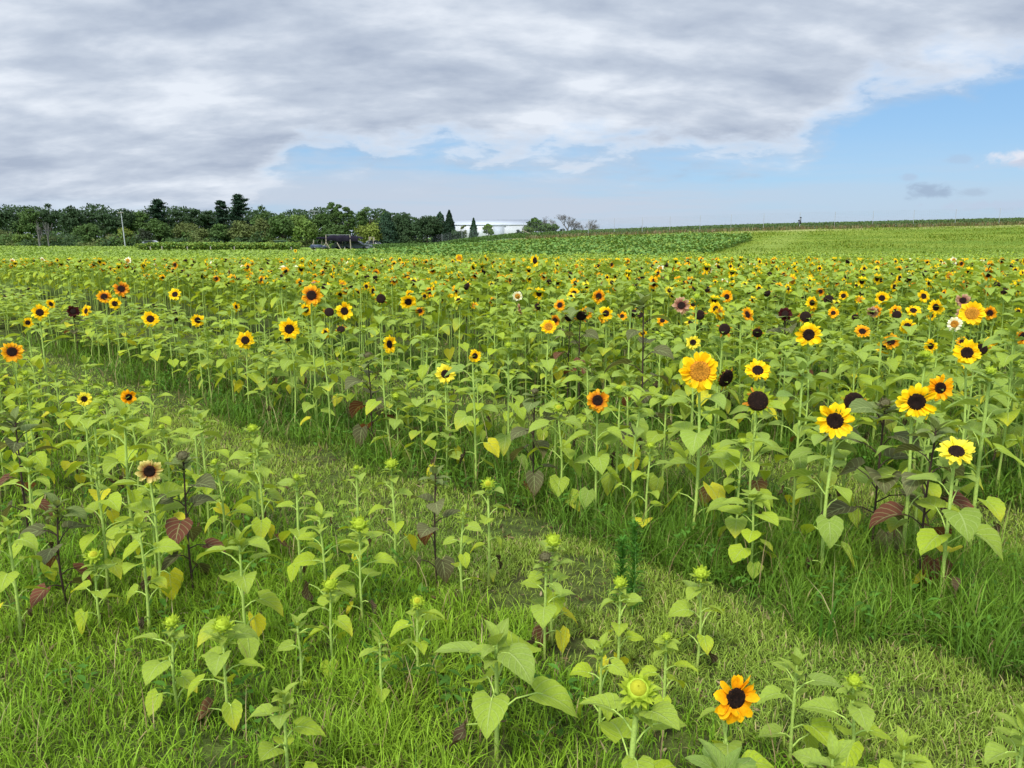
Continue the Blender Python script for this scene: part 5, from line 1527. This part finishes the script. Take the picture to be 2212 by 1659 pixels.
def mast(X, Y, D, label, w=1.0, gz=0.0):
    h = ZN(Y, D) - gz; x = XN(X, D); r = empty('steel_mast', (x, D, gz)); tag(r, label, 'mast')
    flat('mast', tube([(0, 0, 0), (0, 0, h)], [.12, .08], 8, (1, 1, 1), 11), r)
    flat('crossarm', merge([box((0, -.1, h - .1), (w * 2.2, .12, .12), m=11), box((w * .3, -.1, h - .9), (w * 1.6, .12, .10), m=11)]), r)
mast(778, 517, 190, 'grey steel mast with crossarms peeping above the trees', 1.4)
mast(372, 514, 192, 'thin grey mast arm peeping above the wood left of the broad pine', 1.2)
mast(1341, 538, 175, 'thin mast with small box top above the dark tree right of the barn', .5, .8)
# short wooden stakes along the far field edge
for (X, yt, yb, lb) in ((380,601,612,'short wooden stake below the white car roof'), (408,600,613,'pale stake right of the white car roof'), (469,601,612,'pale stake midway between the white car and the low shed'), (525,601,611,'thin stake right of the middle stake, left of the low shed'),
                        (582,601,615,'thicker pale stake left of the low shed'), (719,603,614,'pale stake beside a lone far yellow bloom'), (776,607,613,'short stake at the foot of the hay wagon'), (848,604,615,'pale stake below the canopy'), (918,602,613,'pale stake right of the canopy')):
    D = 104.0; x = XN(X, D)
    r = flat('field_stake', merge([box((0, 0, (H + (580 - yt) / 1925 * D) / 2 + .0), (.09, .09, H + (580 - yt) / 1925 * D), m=9), box((0, -.05, .75), (.13, .02, .05), m=11)])); r.location = (x, D, 0)
    tag(r, lb, 'stake', 'stakes along the far field edge')
# hilltop deer fence: one fence, its posts and its wires as parts
def fence():
    # native px column -> distance
    cols = [(950, 190), (992, 178), (1037, 166), (1082, 155), (1130, 145), (1179, 137), (1228, 130), (1278, 125), (1372, 121), (1433, 119), (1495, 118.5), (1562, 118.5), (1628, 118.5), (1700, 118.5), (1774, 118.5), (1852, 118.5), (1938, 118.5), (2022, 118.5), (2113, 118.5), (2210, 118.5), (2310, 118.5), (2415, 118.5), (2520, 118.5)]
    r = empty('deer_fence', (XN(1750, 118.5), 118.5, 0)); tag(r, 'tall thin wire deer fence running along the hilltop', 'fence')
    pts = [(XN(c, d), d) for c, d in cols]
    ox, oy = r.location.x, r.location.y
    tops = []
    for (x, y) in pts:
        g = max(0.0, float(ground_z(x, y)) - max(0, y - 160) * .02); h = 2.45
        flat('post', tube([(x - ox, y - oy, g - .3), (x - ox, y - oy, g + h)], [.032, .032], 6, (1, 1, 1), 11), r)
        tops.append((x - ox, y - oy, g))
    ps = []
    for k in range(12):
        z = .12 + 2.28 * k / 11
        ps.append(tube([(a, b, c + z) for a, b, c in tops], .0045, 3, (1, 1, 1), 12))
    for a, b in zip(tops[:-1], tops[1:]):
        n = 22
        for i in range(1, n):
            f = i / n; p = np.array(a) * (1 - f) + np.array(b) * f
            ps.append(tube([p + [0, 0, .1], p + [0, 0, 2.42]], .0035, 3, (1, 1, 1), 12))
    flat('wire_mesh', merge(ps), r)
    x, y, g = tops[7]
    flat('brace', tube([(x - .2, y - .3, g + 1.3), (x + 2.3, y - 1.2, g + .1)], [.05, .05], 6, (1, 1, 1), 9), r)
fence()
def device():
    D = 118.2; x = XN(1938.5, D); g = float(ground_z(x, D)); z0 = ZN(549, D)
    r = empty('post_box', (x, D, g)); tag(r, 'small dark grey weathered device boxes mounted on a fence post, above the ridge', 'post box')
    flat('bracket', box((.02, 0, (z0 - g) * .5), (.05, .05, z0 - g), m=11), r)
    zz = z0 - g
    flat('housing', merge([box((.08, 0, zz + .62), (.17, .16, .75), m=6), box((.08, -.01, zz + 1.0), (.20, .2, .12), m=3)]), r)
    flat('battery_box', merge([box((-.16, 0, zz + .30), (.16, .18, .55), m=6), box((-.16, -.01, zz + .56), (.17, .2, .14), m=3)]), r)
    flat('lower_box', box((.10, -.03, zz + .18), (.16, .16, .18), m=3), r)
device()
def lone(px, py, dp, typ, D, label):      # blooms poking out of the far crop
    t = D / ray(px, py)[1]; x, y, z = z_at(px, py, D)
    parts = make_plant(rngH, z, typ, dp * t / FPX, (-.1, -1, .2), .15, 9, 0, False, 1, (0, 0), .3); parts['isbud'] = False
    plant_object(parts, (x, y, 0), 'sunflower', label, group='sunflowers in the field', split=False)
lone(638, 542, 8, 'Y', 60, 'single far yellow bloom beside a pale stake, beyond all the others')
